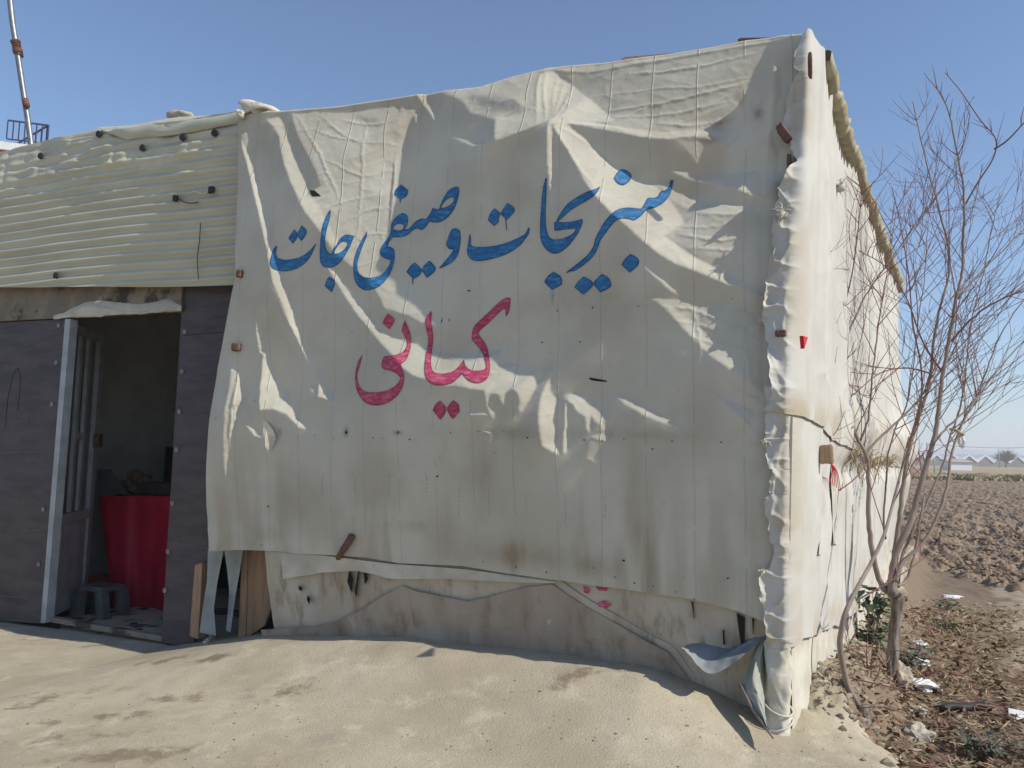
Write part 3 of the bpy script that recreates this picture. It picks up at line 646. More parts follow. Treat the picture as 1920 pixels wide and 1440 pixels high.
R_KIA = [[(1620,95),(1615,160),(1605,215),(1578,258),(1575,200),(1560,185),(1500,240),(1430,310),(1370,360),(1325,405),(1345,435),(1380,480),(1410,540),(1425,600),(1435,660),(1435,740),(1420,800),(1380,840),(1310,855),(1250,835),(1210,800),(1190,765),(1160,800),(1100,850),(1030,872),(960,878),(900,860),(865,820),(848,750),(850,680),(860,600),(875,520),(880,450),(865,390),(855,320),(862,270),(905,208),(910,230),(908,310),(915,370),(925,440),(918,520),(910,600),(905,670),(915,730),(940,760),(990,770),(1050,765),(1110,745),(1150,710),(1185,670),(1203,640),(1212,690),(1235,720),(1280,742),(1340,742),(1390,730),(1402,700),(1390,640),(1365,580),(1320,520),(1285,480),(1272,460),(1275,400),(1290,350),(1330,305),(1400,240),(1480,165),(1540,110),(1590,88)],
 [(670,290),(700,360),(720,420),(725,480),(720,540),(700,610),(670,660),(635,680),(640,720),(660,770),(660,840),(640,910),(600,970),(540,1020),(470,1050),(400,1057),(340,1045),(290,1010),(250,950),(228,880),(222,800),(230,730),(250,660),(288,597),(268,680),(245,760),(240,810),(255,870),(290,920),(350,938),(420,938),(500,925),(560,895),(605,860),(630,810),(600,775),(540,745),(480,730),(460,700),(470,640),(490,615),(540,610),(600,598),(650,575),(680,540),(690,500),(675,450),(642,385),(655,330)],
 [(515,230),(577,275),(570,315),(530,370),(468,315),(490,270)], [(985,1015),(1030,1060),(1040,1085),(1035,1120),(1000,1175),(980,1177),(920,1100),(945,1050)], [(1105,1010),(1150,1045),(1160,1085),(1155,1120),(1105,1178),(1085,1165),(1050,1095),(1065,1055)]]
tag(paint('painted_word', B_SABZ, c5, 4.3636, BLUE, tarp), 'long first blue painted word')
tag(paint('painted_word', B_VA, c4, 4.5, BLUE, tarp), 'short blue painted conjunction between the two long words')
tag(paint('painted_word', B_SAYFI, c4, 4.5, BLUE, tarp), 'blue painted word with the looped letters')
tag(paint('painted_word', B_JAT, c4, 4.5, BLUE, tarp), 'blue painted word at the end of the line')
tag(paint('painted_word', R_KIA, c6, 4.8, RED, tarp), 'red painted name under the blue line')
paint('paint_drip', [[(750,1148),(764,1148),(770,1260),(766,1290)], [(768,1148),(778,1148),(782,1215),(776,1220)]], c5, 4.3636, DRIP, tarp)
# nail holes, tears and stitches in the canvas
rng = random.Random(12); shp = []
for (px, py, s) in [(527,814,3),(590,816,3),(625,823,3),(649,811,7),(700,821,4),(717,822,4),(747,810,6),(768,824,5),(845,811,4),(897,809,3),(945,808,3),(989,821,5),(1095,825,5),(1130,827,4),(1170,824,4),(1260,827,4),(1352,829,4),(1424,829,4),(1223,842,5),(1312,576,3),(1374,560,3),(879,545,7),(1045,583,4),(1111,577,4),(1197,574,4),(1017,642,5),(1088,641,4),(1031,661,3),(1045,727,2),(820,893,5),(503,950,5),(507,992,3),(475,1020,3),(492,1022,4),(590,1026,3),(906,1053,3),(967,1063,4),(1025,1073,4),(1113,1065,4),(1153,1082,4),(1190,1093,5),(1225,1099,4),(1267,1110,4),(1365,1084,6),(1282,1083,3),(1170,1051,6),(660,622,3),(709,658,3),(478,751,3),(405,785,3),(590,360,3),(1174,90+60,3),(1350,230,3),(640,1026,3),(930,850,3),(1302,1123,4),(1330,690,3)]:
    n = rng.randint(5, 7); shp.append([(px+.52*s*rng.uniform(.3, 1)*math.cos(2*math.pi*k/n), py+.45*s*rng.uniform(.3, 1)*math.sin(2*math.pi*k/n)) for k in range(n)])
shp.append([(1105,708),(1112,709),(1124,711),(1138,714),(1138,716),(1122,715),(1107,712)])      # a stick-like tear
shp.append([(580,357),(590,357),(603,368),(586,368)])                                             # torn slit by the fold
shp += [[(829,598),(830,598),(829,604),(827,604)], [(841,598),(842,598),(844,602),(843,603)]]
for sh_ in shp: paint('nail_hole', [sh_], (0, 0), 1.0, HOLE, tarp, .003, .02)
stc = []
for x, y0, y1 in [(605,890,925),(665,898,925),(730,890,930),(800,890,925),(860,915,970),(917,908,965),(986,925,965),(1060,925,980),(1135,930,975)]:
    y = y0
    while y < y1:
        d_ = rng.uniform(-1, 1); stc.append([(x-.7+d_, y), (x+.7+d_, y), (x+.5+d_, y+1.7), (x-.5+d_, y+1.7)]); y += rng.uniform(4, 9)
tag(paint('stitching', stc, (0, 0), 1.0, mat('stitch', (.17, .14, .11)), tarp, .003, .02), kind='stuff')
# little curled tear
def ribbon(name, pts, width, m, parent=None, side=(0, 0, 1), curl=0.):
    p = rs(pts, 24); s = np.asarray(side, float); L = []
    for i, q in enumerate(p):
        wv = width if np.isscalar(width) else np.interp(i/23, np.linspace(0, 1, len(width)), width)
        L.append([q - s*wv/2, q + np.asarray(N)*wv*curl, q + s*wv/2])
    return gridobj(name, np.array(L), m, parent, uv=np.zeros((24*3, 2)))
ribbon('torn_curl', [onF(905,808,.01), onF(917,811,.03), onF(921,818,.03), onF(920,830,.012)], [.006, .03, .03, .02], CANVAS_W, tarp, tuple(T))
ribbon('torn_curl', [onF(497,790,.006), onF(505,805,.03), onF(510,822,.035), onF(506,846,.008)], [.03, .06, .07, .01], CANVAS, tarp, tuple(T))

# ------------------------------------------------------------------ right wall frame
_cz = [fr_uz(1503, 66), fr_uz(1496, 400), fr_uz(1491, 600), fr_uz(1486, 850), fr_uz(1482, 1215)]
def uc(z): q = np.array(_cz)[::-1]; return np.interp(z, q[:, 1], q[:, 0])
def corner(z): return fpos(uc(z), z, np.full(np.shape(z), .18))
_cm = corner(np.array(2.2)); _fm = at(1666, 650, 10.8)
DR = np.array([_fm[0]-_cm[0], _fm[1]-_cm[1], 0.]); PFAR = float(np.linalg.norm(DR)); DR /= PFAR
NR = np.array([DR[1], -DR[0], 0.])
def rw_pz(px, py, off=0.):
    d = ray(px, py); z = 2.0
    for _ in range(12):
        c = corner(np.array(z))+NR*off; t = np.dot(c-CAMP, NR)/np.dot(d, NR); p = CAMP+d*t; z = p[2]
    return np.array([np.dot(p-corner(np.array(z)), DR), z])
def hR(p, z):
    rdg = lambda a, b, sd: (1-np.abs(fbm(a, b, sd, 2)))**4
    h = .030*fbm(p*.9+z*.12, z*.16, 201, 2) + .030*rdg(p*1.25-z*.10, z*.13, 203) + .016*rdg(p*2.6+z*.25, z*.3, 211) + .006*fbm(p*2.5+z*2.2, z*3-p*1.5, 207, 3)
    h = h + .014*np.exp(-((p-.10-.03*z)/.025)**2)*sstep((z-1.2)/.5) + .018*rdg(p*3.4+z*.12, z*.5, 215)*np.exp(-(p/.9)**2) + .010*rdg(p*6-z*1.2, z*1.7, 217)*np.exp(-(p/.5)**2)
    h = h + .012*rdg(p*1.2+z*1.3, z*1.4-p*.9, 213)*np.exp(-((z-2.1)/.7)**2)
    h = h + .20*np.exp(-((p-PFAR)/1.1)**2)*np.exp(-((z-1.45)/.75)**2)
    h = h - .05*np.exp(-((z-1.42)/.10)**2)*sstep((p-1.)/.6)          # drawn in by the ties
    h = h + .05*np.exp(-((z-1.75)/.25)**2)*sstep((p-1.)/.8)*(1+fbm(p*5, z*2, 209, 2))
    return h
def wrap(Q, Z, base, curl=None):
    """points of a sheet wrapped round the corner: Q<0 on the front, Q>0 on the right wall"""
    rc = .025
    U = uc(Z)
    oF = TOFF + hs(U+np.minimum(Q, 0), Z) + base - .02
    oR = base + hR(np.maximum(Q, 0), Z)*sstep(np.maximum(Q, 0)/.35)
    oF = oF + (.016*fbm(Q*8+Z*1.3, Z*3.7, 221, 4) + .020*(1-np.abs(vn(Q*15-Z*2.5, Z*6.5, 222)))**4 + .014*(1-np.abs(vn(Q*9+Z*5, Z*9, 223)))**5)*np.clip(.25-Q/.05, 0, 1)
    if curl is not None: oF = oF + curl
    PF = lambda q: fpos(U+q, Z, oF)
    PR = lambda q: corner(Z) + q[..., None]*DR + oR[..., None]*NR
    K = corner(Z) + base*(N+NR*.8) + .01*N
    t = np.clip((Q+rc)/(2*rc), 0, 1)[..., None]
    A = PF(np.full(Q.shape, -rc)); B = PR(np.full(Q.shape, rc))
    bz = (1-t)**2*A + 2*t*(1-t)*K + t*t*B
    return np.where((Q <= -rc)[..., None], PF(Q), np.where((Q >= rc)[..., None], PR(Q), bz))
def ragged(L):
    a = []
    for x, y in L:
        p = onF(x, y); a.append((p[2], np.dot(p-C0, T)))
    a = np.array(sorted(a)); return lambda z: np.interp(z, a[:, 0], a[:, 1]) - uc(z)
def sheet(name, top, bot, left, base, m, nz, nq, label, seed, cut=0.):
    tp = np.array(sorted([tuple(q) for q in top])); bp = np.array(sorted([tuple(q) for q in bot]))
    s = np.linspace(0, 1, nq)**1.25; t = np.linspace(0, 1, nz)
    Z = np.zeros((nz, nq)); Q = np.zeros((nz, nq))
    zc0, zc1 = np.interp(0, bp[:, 0], bp[:, 1]), np.interp(0, tp[:, 0], tp[:, 1])
    for j, tt in enumerate(t):
        zl = zc0+(zc1-zc0)*tt
        ql = float(left(zl)) + .010*float(vn(np.array(zl*9.), np.array(0.), seed)) + .007*float(vn(np.array(zl*37.), np.array(0.), seed+9)) if left else .0
        q = ql + (PFAR+.02-ql)*s
        tr_ = float(vn(np.array(math.floor(zl*7.3+.5)*3.7), np.array(1.5), seed+5)); ql += .045*max(0, tr_-.15) if left else 0
        q = ql + (PFAR+.02-ql)*s
        zb = np.interp(q, bp[:, 0], bp[:, 1]) + .012*vn(q*9, q*0, seed+2); zt = np.interp(q, tp[:, 0], tp[:, 1])
        Q[j] = q; Z[j] = zb+(zt-zb)*tt
    cu = None
    if left is not None:
        d = Q - Q[:, :1]; cu = (.010+.055*np.clip(vn(Z*4.1, Z*0, seed+1)+.5*vn(Z*11, Z*0, seed+6), -.15, 1))*np.exp(-d/.03)
    P = wrap(Q, Z, base, cu)
    dirt = .34*sstep((fbm(Q*9, Z*4, seed+7, 4)+.1)/.5)*np.clip(1-Q/.14, 0, 1)*(left is not None) + .55*sstep((fbm(Q*4, Z*1.1, seed+3, 4)-.08)/.5)*sstep((2.9-Z)/2.6) + .5*np.exp(-((Z-zc0)/.10)**2)*sstep((fbm(Q*6, Z*3, seed+4, 3)+.2)/.5)
    return tag(gridobj(name, P, m, None, np.stack([Q, Z], -1), {'dirt': np.clip(dirt, 0, 1).ravel(), 'soot': (dirt*0).ravel()}), label, 'tarpaulin')
RTOP = [rw_pz(*q) for q in [(1503,66),(1512,95),(1522,160),(1545,235),(1575,310),(1600,375),(1625,435),(1664,520)]]
RTOP[0][0] = -.3; RTOP.insert(1, np.array([.02, RTOP[0][1]]))
L1 = [(-.4, fr_uz(1436, 772)[1])] + [tuple(rw_pz(*q)) for q in [(1490,786),(1545,832),(1600,858),(1640,868),(1676,880)]]
L2 = [(-.4, fr_uz(1434, 1210)[1])] + [tuple(rw_pz(*q)) for q in [(1486,1194),(1530,1178),(1579,1155),(1612,1118),(1640,1065),(1652,1040)]]
lefU = ragged([(1500,70),(1490,130),(1478,190),(1467,235),(1465,262),(1480,290),(1492,312),(1480,335),(1462,365),(1452,400),(1447,450),(1443,500),(1434,570),(1431,600),(1440,660),(1446,700),(1448,745),(1436,775)])
lefL = ragged([(1434,770),(1434,830),(1441,880),(1437,930),(1443,1000),(1441,1063),(1428,1075),(1431,1140),(1440,1215)])
sheet('tarpaulin', RTOP, L1, lefU, .066, CANVAS_W, 330, 420, 'tall sunlit white tarpaulin over the upper right wall, its torn edge lapping round the corner', 301)
L1u = [(a, b+.16) for a, b in L1]
sheet('tarpaulin', L1u, L2, lefL, .052, CANVAS_W, 240, 380, 'white sheet on the lower right wall hanging below the straw ties', 321)
sk = [(a, b+.10) for a, b in L2]
sheet('tarpaulin', sk, [(-.4, -.6), (0, -.5), (8, -.6)], None, .028, CANVAS_B, 80, 300, 'beige ground skirt of cloth at the foot of the right wall behind the dug earth', 341)

# ------------------------------------------------------------------ the shed itself
shed = thing('market_shed', 'roadside vegetable shed with dark panels, an open doorway and a corrugated fascia', 'shed', fpos(-3.5, -.1, -1.5))
zt = lambda px, py: fr_uz(px, py)[1]
topz = np.array([[fr_uz(*q)[0], fr_uz(*q)[1]] for q in TOP])
def wall_box(name, u0, u1, z0, z1, o0, o1, m, **k):
    A = [fpos(u, z, o0) for u, z in ((u0, z0), (u1, z0), (u1, z1), (u0, z1))]; B = [fpos(u, z, o1) for u, z in ((u0, z0), (u1, z0), (u1, z1), (u0, z1))]
    return MB().prism(A, B).build(name, m, shed, **k)
wall_box('front_wall', -4.15, -.06, -.5, 3.9, -.30, -.22, DARKIN)
# right wall, back and inner walls
A = [corner(np.array(z))+DR*p-NR*.10 for p, z in ((.12, -.5), (PFAR, -.5), (PFAR, 3.9), (.12, 3.9))]
MB().prism([a-NR*.06 for a in A], A).build('side_wall', DARKIN, shed)
backA = corner(np.array(2.))+DR*PFAR-NR*.12
bl = fpos(-11.5, 0, -7.0)
MB().box((backA+bl)/2*np.array([1, 1, 0])+UP*1.7, bl-backA*np.array([1, 1, 0])-UP*0, N, UP, (np.linalg.norm((bl-backA)[:2])/2, .05, 2.2)).build('back_wall', CANVAS_G, shed)
us = np.linspace(-7.9, float(uc(4.0))+.0, 40)
tz = np.interp(us, np.r_[-7.9, topz[:, 0]], np.r_[topz[0, 1], topz[:, 1]])
rf = np.array([[fpos(u, z-.05, -.02) for u, z in zip(us, tz)], [fpos(u*1.0+(u+4)*.0, z-.1, -.5) for u, z in zip(us, tz)], [fpos(-11.5+(u+7.9)/8.2*float(11.5+np.dot(backA-C0, T)), 3.95, -7.0) for u in us]])
rf[2] = np.array([bl*np.array([1, 1, 0])*(1-s)+backA*np.array([1, 1, 0])*s+UP*4.0 for s in np.linspace(0, 1, 40)])
gridobj('roof', rf, ROOFY, shed)
wall_box('inner_wall', -7.6, -3.3, -.2, 4.0, -2.75, -2.70, GREYIN)
wall_box('inner_wall', -3.4, -3.34, -.2, 4.0, -2.69, -.31, GREYIN)
wall_box('inner_wall', -7.6, -7.54, -.2, 4.0, -2.69, -.05, GREYIN)
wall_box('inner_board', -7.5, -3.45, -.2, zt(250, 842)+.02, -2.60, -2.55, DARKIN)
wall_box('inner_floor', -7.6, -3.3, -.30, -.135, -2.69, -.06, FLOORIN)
# dark cladding panels
pa = fprism('cladding_panel', [(-260,614),(0,604),(121,598),(75,1170),(0,1165),(-260,1150)], -.06, -.02, PANEL, shed); pa['label'] = 'wide dark panel left of the doorway'
pb = fprism('cladding_panel', [(340,536),(470,534),(470,1000),(392,1062),(357,1215),(299,1205)], -.06, -.02, PANEL, shed); pb['label'] = 'narrow dark panel between doorway and canvas'
def disk(px, py, r, off, th, seg=14, d=N):
    c = FRp(px, py, off); a = np.linspace(0, 2*math.pi, seg, endpoint=False)
    ring = [c + T*math.cos(q)*r + UP*math.sin(q)*r for q in a]
    return MB().prism(ring, [p+d*th for p in ring])
for q in [(106,680),(98,758),(82,955),(73,1058),(111,610)]: disk(*q, .022, -.02, .008).build('screw', STEEL, pa)
for q in [(347,622),(342,697),(337,772),(332,843),(324,944),(316,1034),(310,1107)]: disk(*q, .022, -.02, .008).build('screw', STEEL, pb)
def scuffs(parent, x0, x1, y0, y1, n, seed):
    r_ = random.Random(seed); mb = MB()
    for i in range(n):
        x, y = r_.uniform(x0, x1), r_.uniform(y0, y1); L = r_.uniform(3, 16); a = r_.gauss(.25, .7)
        p, q = FRp(x, y, -.0185), FRp(x+L*math.cos(a), y+L*math.sin(a), -.0185); mb.bar(p, q, r_.uniform(.0015, .004), .0015, np.cross(q-p, N))
    tag(mb.build('marking', SCRATCH, parent), kind='stuff')
def strokes(name, lines, w, m, parent, off):
    mb = MB()
    for ln in lines:
        for (a, b) in zip(ln[:-1], ln[1:]):
            p, q = FRp(*a, off), FRp(*b, off)
            if np.linalg.norm(p-q) > 1e-4: mb.bar(p, q, w, .002, T)
    return tag(mb.build(name, m, parent), kind='stuff' if name == 'scuff_marking' else None)
strokes('panel_joint', [[(-200,849),(85,848)]], .008, SCRATCH, pa, -.018)
strokes('panel_joint', [[(-200,984),(80,995)]], .008, SCRATCH, pa, -.018)
strokes('panel_joint', [[(-200,1106),(58,1121)]], .008, SCRATCH, pa, -.018)
strokes('panel_joint', [[(342,629),(420,623)]], .006, BLACK, pb, -.018)
strokes('panel_joint', [[(322,1018),(390,1028)]], .007, SCRATCH, pb, -.018)
strokes('scuff_marking', [[(10,800),(14,750),(24,702),(33,690),(38,705),(36,740),(33,770)]], .006, BLACK, pa, -.018)
strokes('scuff_marking', [[(330,1000),(334,1010),(342,1003),(348,1000)],[(340,1080),(390,1086)],[(337,905),(352,905)],[(332,1085),(350,1075)],[(380,985),(382,1000)]], .004, SCRATCH, pb, -.018)
scuffs(pa, 2, 92, 640, 1130, 46, 3); scuffs(pb, 318, 378, 700, 1160, 26, 4)
# lintel board and the cloth rolled under it
lin = fprism('lintel', [(-260,536),(0,538),(343,534),(339,584),(0,602),(-260,612)], -.05, .005, LINTEL, shed)
lc = []
for i, s in enumerate(np.linspace(0, 1, 120)):
    x = 100+s*240; yb = 598-s*14; en = min(1, s*4, (1-s)*7+.25)
    yt = yb-6-24*en*(.75+.25*math.sin(s*8.2-.9)); am = .03*en*(.55+.45*math.sin(s*7+.6))
    row = []
    for k, f in enumerate(np.linspace(0, 1, 14)):
        n_ = float(fbm(np.array(s*9.), np.array(f*2.2+s*3), 3, 3)); fold = max(0, 1-abs(f-.35-.25*math.sin(s*6.5))*5)
        row.append(FRp(x, yb+(yt-yb)*f+2.5*n_, .010+am*math.sin(f*math.pi)**.6+.014*en*fold+.010*n_*en))
    lc.append(row)
gridobj('lintel_cloth', np.array(lc), CANVAS_B, shed)
# corrugated fascia
CT = [(-260,318),(-60,292),(0,284),(75,264),(130,254),(187,240),(250,237),(330,228),(400,215),(470,205)]
CB = [(-260,538),(0,538.5),(100,538),(300,537),(380,536),(470,534)]
s = np.linspace(0, 1, 460); t = np.linspace(0, 1, 260)
ctu = pl([fr_uzo(*q, .14) for q in CT], s); cbu = pl([fr_uzo(*q, .14) for q in CB], s)
CU = cbu[None]*(1-t[:, None, None])+ctu[None]*t[:, None, None]; u, z = CU[..., 0], CU[..., 1]
below = ctu[None, :, 1]-z
ph = 2*math.pi*(z+.02*fbm(u*.7, z*0, 401, 2)+.022*u*.2)/.0835
ampl = .0125*(1-.72*np.exp(-(below/.42)**2))*(1+.25*vn(u*3, z*2, 402))
dents = sstep((.75-below)/.5)*(.030*fbm(u*2.6, z*7, 403, 3)+.014*np.abs(vn(u*7, z*5, 405))) + .006*fbm(u*1.3, z*3, 407, 2)
off = .135 + ampl*np.sin(ph) + dents - .05*np.exp(-((u-fr_uz(12, 320)[0])/.03)**2)*sstep((.9-below)/.3)
off = off + .012*(1-np.abs(fbm(u*1.7, z*5, 409, 2)))**6*sstep((.8-below)/.5)
PC = fpos(u, z, off)
back = np.array([PC[-1]-N*.06+UP*.02, PC[-1]-N*.25+UP*.0, PC[-1]-N*.6-UP*.05])
fas = gridobj('corrugated_sheet', np.concatenate([PC, back], 0), FIBRE, shed)
for q in [(78,293),(187,252),(269,278),(344,258),(404,250),(107,517)]:
    wsh = disk(*q, .030, .16, .018).build('washer', BLACK, fas)
wc = []
for i, ss in enumerate(np.linspace(0, 1, 80)):                       # yellow cloth folded over the top of the fascia
    x = 185+ss*275; y0 = 243-ss*34
    tp_ = min(1, ss*5); wc.append([FRp(x, y0+dy*(tp_ if dy > 0 else 1)+2*math.sin(ss*11+dy*.3), (.15+(o-.15)*tp_ if dy > 0 else o)+.02*float(vn(np.array(ss*6.), np.array(dy*.11), 11))) for dy, o in ((30-ss*8, .152), (24, .165), (13, .168), (6, .164), (-1, .14), (-3, -.0), (-3, -.3))])
gridobj('fascia_cloth', np.array(wc), FIBRE, shed)
# door
fprism('door_frame', [(122,598),(132,598),(85,1168),(76,1168)], -.08, .0, WHITEMETAL, shed)
H1 = FRp(84, 1163, -.05); H2 = at(158, 1131, 8.0); H2[2] = H1[2]
dx = H2-H1; DW = np.linalg.norm(dx); dx /= DW; dn = np.cross(dx, UP)
dH = FRp(128, 602, -.05)[2]-H1[2]
door = MB().bar(H1+dx*.07, H1+dx*.07+UP*dH, .14, .045, dx)
door.bar(H1+dx*(DW-.05), H1+dx*(DW-.05)+UP*dH, .10, .045, dx)
for zz_ in (.05, .88, dH-.04): door.bar(H1+dx*.142+UP*zz_, H1+dx*(DW-.102)+UP*zz_, .09, .04, UP)
door = door.build('door', WHITEMETAL, shed)
MB().bar(H1+dx*(.5*DW)+UP*.097, H1+dx*(.5*DW)+UP*.83, DW-.26, .012, dx).build('lower_panel', WHITEMETAL, door)
for f in (.40, .62): MB().bar(H1+dx*f*DW+UP*.93, H1+dx*f*DW+UP*(dH-.09), .06, .03, dx).build('bar', WHITEMETAL, door)
MB().bar(H1+dx*(.40*DW+.035)+UP*1.66, H1+dx*(.62*DW-.035)+UP*1.66, .06, .03, UP).build('crossbar', WHITEMETAL, door)
MB().box(H1+dx*(DW-.05)+UP*1.62+dn*.04, dx, dn, UP, (.05, .03, .07)).build('lock', RUST, door)
fprism('door_sill', [(74,1166),(300,1206),(302,1196),(78,1158)], -.10, -.04, LINTEL, shed)

# things inside the doorway
def IN(px, py, off): return FRp(px, py, off)
rc = []
for i, s in enumerate(np.linspace(0, 1, 90)):
    xt = 186+s*150; xb = 212+s*110
    rc.append([IN(xt+(xb-xt)*f, 930+(212+4*s)*f, -1.05+.055*math.sin(s*7+.5)*(.3+f)+.008*math.sin(s*23+2*f)) for f in np.linspace(0, 1, 24)])
rct = [[IN(186+s*150, 930, -1.05-.6*k)+UP*.0 for s in np.linspace(0, 1, 90)] for k in (0, .5, 1)]
cl = thing('display_stand', 'display stand draped to the floor in bright red cloth inside the doorway', 'stand', IN(255, 1142, -1.3))
gridobj('red_cloth', np.array(rc), REDCLOTH, cl)
zt_ = IN(255, 930, -1.05)[2]
p0 = IN(186, 930, -1.06); p1 = IN(336, 930, -1.06)
MB().prism([p0-UP*.03, p1-UP*.03, p1-N*.75-UP*.03, p0-N*.75-UP*.03], [p0-UP*.002, p1-UP*.002, p1-N*.75-UP*.002, p0-N*.75-UP*.002]).build('stand_top', REDCLOTH, cl)
p0 = IN(256, 927, -1.12); p1 = IN(332, 927, -1.12); w_ = p1-p0
cr = MB(); 
for (a, b) in ((p0, p1), (p0-N*.35, p1-N*.35), (p0, p0-N*.35), (p1, p1-N*.35)): cr.bar(a+UP*.06, b+UP*.06, .012, .12, N if abs((b-a) @ T) > .1 else T)
cr.prism([p0+UP*.002, p1+UP*.002, p1-N*.35+UP*.002, p0-N*.35+UP*.002], [p0+UP*.012, p1+UP*.012, p1-N*.35+UP*.012, p0-N*.35+UP*.012])
tag(cr.build('crate', BLACK), 'low black plastic crate on the red draped stand', 'crate')
rng = random.Random(3); pot = None
b0 = IN(262, 925, -1.5); b0[2] = zt_
k = 0
for lay, (nn, sp) in enumerate([(26, .36), (20, .28), (12, .18), (5, .09)]):
    for i in range(nn):
        c = b0 + T*rng.uniform(-sp, sp) - N*rng.uniform(-.12, .12)*(1-.2*lay) + UP*(.045+lay*.062)
        if pot is None:
            pot = MB().blob(c, .048, 5, .25, 2, (1.25, .95, .85)).build('potato', POTATO, None, True); o = pot
        else:
            o = pot.copy(); col.objects.link(o); o.location = Vector(c)-Vector((0, 0, .04)); o.rotation_euler = (rng.random()*6, rng.random()*6, rng.random()*6)
        tag(o, 'brown potato in the heap behind the red cloth', 'potato', 'potatoes heaped on the stand')
g = [IN(183, 880, -1.25), IN(205, 880, -1.25), IN(238, 926, -1.15), IN(186, 926, -1.15)]
tag(MB().prism([p-N*.02 for p in g], g).build('board', STOOLP), 'grey slanted board leaning beside the potatoes', 'board')
st = thing('stool', 'small pale plastic stool standing by the open door', 'stool', IN(187, 1158, -.62))
sb = np.array(st.location); sw = .17
MB().prism([sb+T*a*sw+N*b*sw*.8+UP*.27 for a, b in ((-1, -1), (1, -1), (1, 1), (-1, 1))], [sb+T*a*sw*.92+N*b*sw*.72+UP*.31 for a, b in ((-1, -1), (1, -1), (1, 1), (-1, 1))]).build('seat', STOOLP, st)
for a, b in ((-1, -1), (1, -1), (1, 1), (-1, 1)):
    c = sb+T*a*sw*.86+N*b*sw*.66
    MB().prism([c+T*i*.045*1.1+N*j*.04+T*a*.03 for i, j in ((-1, -1), (1, -1), (1, 1), (-1, 1))], [c+T*i*.045-T*a*.01+N*j*.04+UP*.27 for i, j in ((-1, -1), (1, -1), (1, 1), (-1, 1))]).build('leg', STOOLP, st)
tag(MB().blob(IN(186, 1110, -1.35), .22, 9, .25, 3, (.9, .9, .85)).build('sack', mat('orange_net', (.30, .09, .05), (.2, .07, .04), 30, .9), None, True), 'dark orange net sack behind the plastic stool', 'sack')

# ------------------------------------------------------------------ lower front: boards, skirts, loose flaps
def skirt(name, top, bot, o0, o1, m, label, seed, amp=.015, fx=2.2, cat='tarpaulin', n=(70, 260), parent=None):
    s = np.linspace(0, 1, n[1]); t = np.linspace(0, 1, n[0])[:, None]
    a = pl([fr_uz(*q) for q in top], s); b = pl([fr_uz(*q) for q in bot], s)
    q = b[None]*(1-t[..., None])+a[None]*t[..., None]; U, Z = q[..., 0], q[..., 1]
    off = o1*(1-t)+o0*t + TOFF+hs(U, np.maximum(Z, .1)) + (1-t**6)*amp*fbm(U*fx, Z*.9, seed, 3) + (1-t**6)*(amp*.6*fbm(U*fx*3+Z*2, Z*3, seed+2, 4)+amp*.35*(1-np.abs(fbm(U*4.5-Z*3, Z*4+U, seed+5, 2)))**5)
    o = gridobj(name, fpos(U, Z, off), m, parent, np.stack([U, Z], -1))
    return tag(o, label, cat) if parent is None else o
fs = skirt('tarpaulin', [(524,1000),(900,1030),(1200,1070),(1470,1130)], [(520,1260),(800,1260),(1200,1300),(1470,1420)], -.035, -.11, CANVAS_D, 'dusty stained old canvas behind the bottom edge of the lettered front canvas', 501)
hemL = [(505,1176),(560,1172),(610,1170),(650,1160),(700,1135),(740,1110),(776,1092),(800,1102),(850,1112),(896,1121),(950,1108),(1000,1094),(1052,1088),(1100,1121),(1160,1155),(1220,1190),(1262,1212),(1300,1262)]
fb = skirt('tarpaulin', hemL, [(505,1250),(700,1250),(900,1260),(1100,1280),(1300,1310)], -.040, -.085, mat('brown_canvas', (.40, .34, .27), (.32, .265, .205), 2.5, .92, .3, 50, layer=[((.22, .165, .115), 5, .5, .74), ((.50, .45, .38), 4, .58, .76)], stretch=(1.5, 1.5, .5), dist=.006), 'brownish sheet with a peaked hem slumped along the ground below the front canvas', 511, .02)
MB().tube(rs([onF(x, y, -.038) for x, y in hemL[12:]], 40), .0022, 6).build('hem', BLUECORD, fb, True)
skirt('tarpaulin', [(560,1030),(640,1036),(760,1050),(900,1060),(1060,1082)], [(560,1079),(635,1067),(700,1064),(760,1078),(860,1078),(1000,1084),(1060,1084)], -.012, -.014, CANVAS_B, 'narrow pale strip of cloth just under the lettered canvas beside the brown wooden strap', 521, .008, 4, n=(16, 160))
for pp in ([(1093,1100),(1107,1104),(1104,1113),(1096,1112)], [(1117,1100),(1140,1102),(1138,1108),(1122,1107)], [(1119,1131),(1133,1126),(1146,1133),(1138,1140),(1124,1138)]):
    MB().prism([onF(*q_, -.05) for q_ in pp], [onF(*q_, -.030) for q_ in pp]).build('red_paint', RED, fs)
for L_ in ([(655,1066),(662,1085),(659,1112),(651,1090)], [(681,1072),(688,1074),(690,1086),(684,1096)], [(672,1068),(674,1069),(668,1122),(665,1110)], [(727,1068),(730,1069),(727,1092)], [(1296,1128),(1300,1130),(1302,1160)], [(1381,1150),(1397,1158),(1396,1206),(1389,1208)], [(1355,1180),(1358,1182),(1360,1210),(1356,1208)], [(560,1098),(567,1103),(566,1108),(560,1106)], [(577,1116),(582,1122),(580,1134),(575,1124)], [(1410,1160),(1414,1160),(1412,1190)]):
    MB().prism([onF(*q_, -.05) for q_ in L_], [onF(*q_, -.026) for q_ in L_]).build('tear', HOLE, fs)
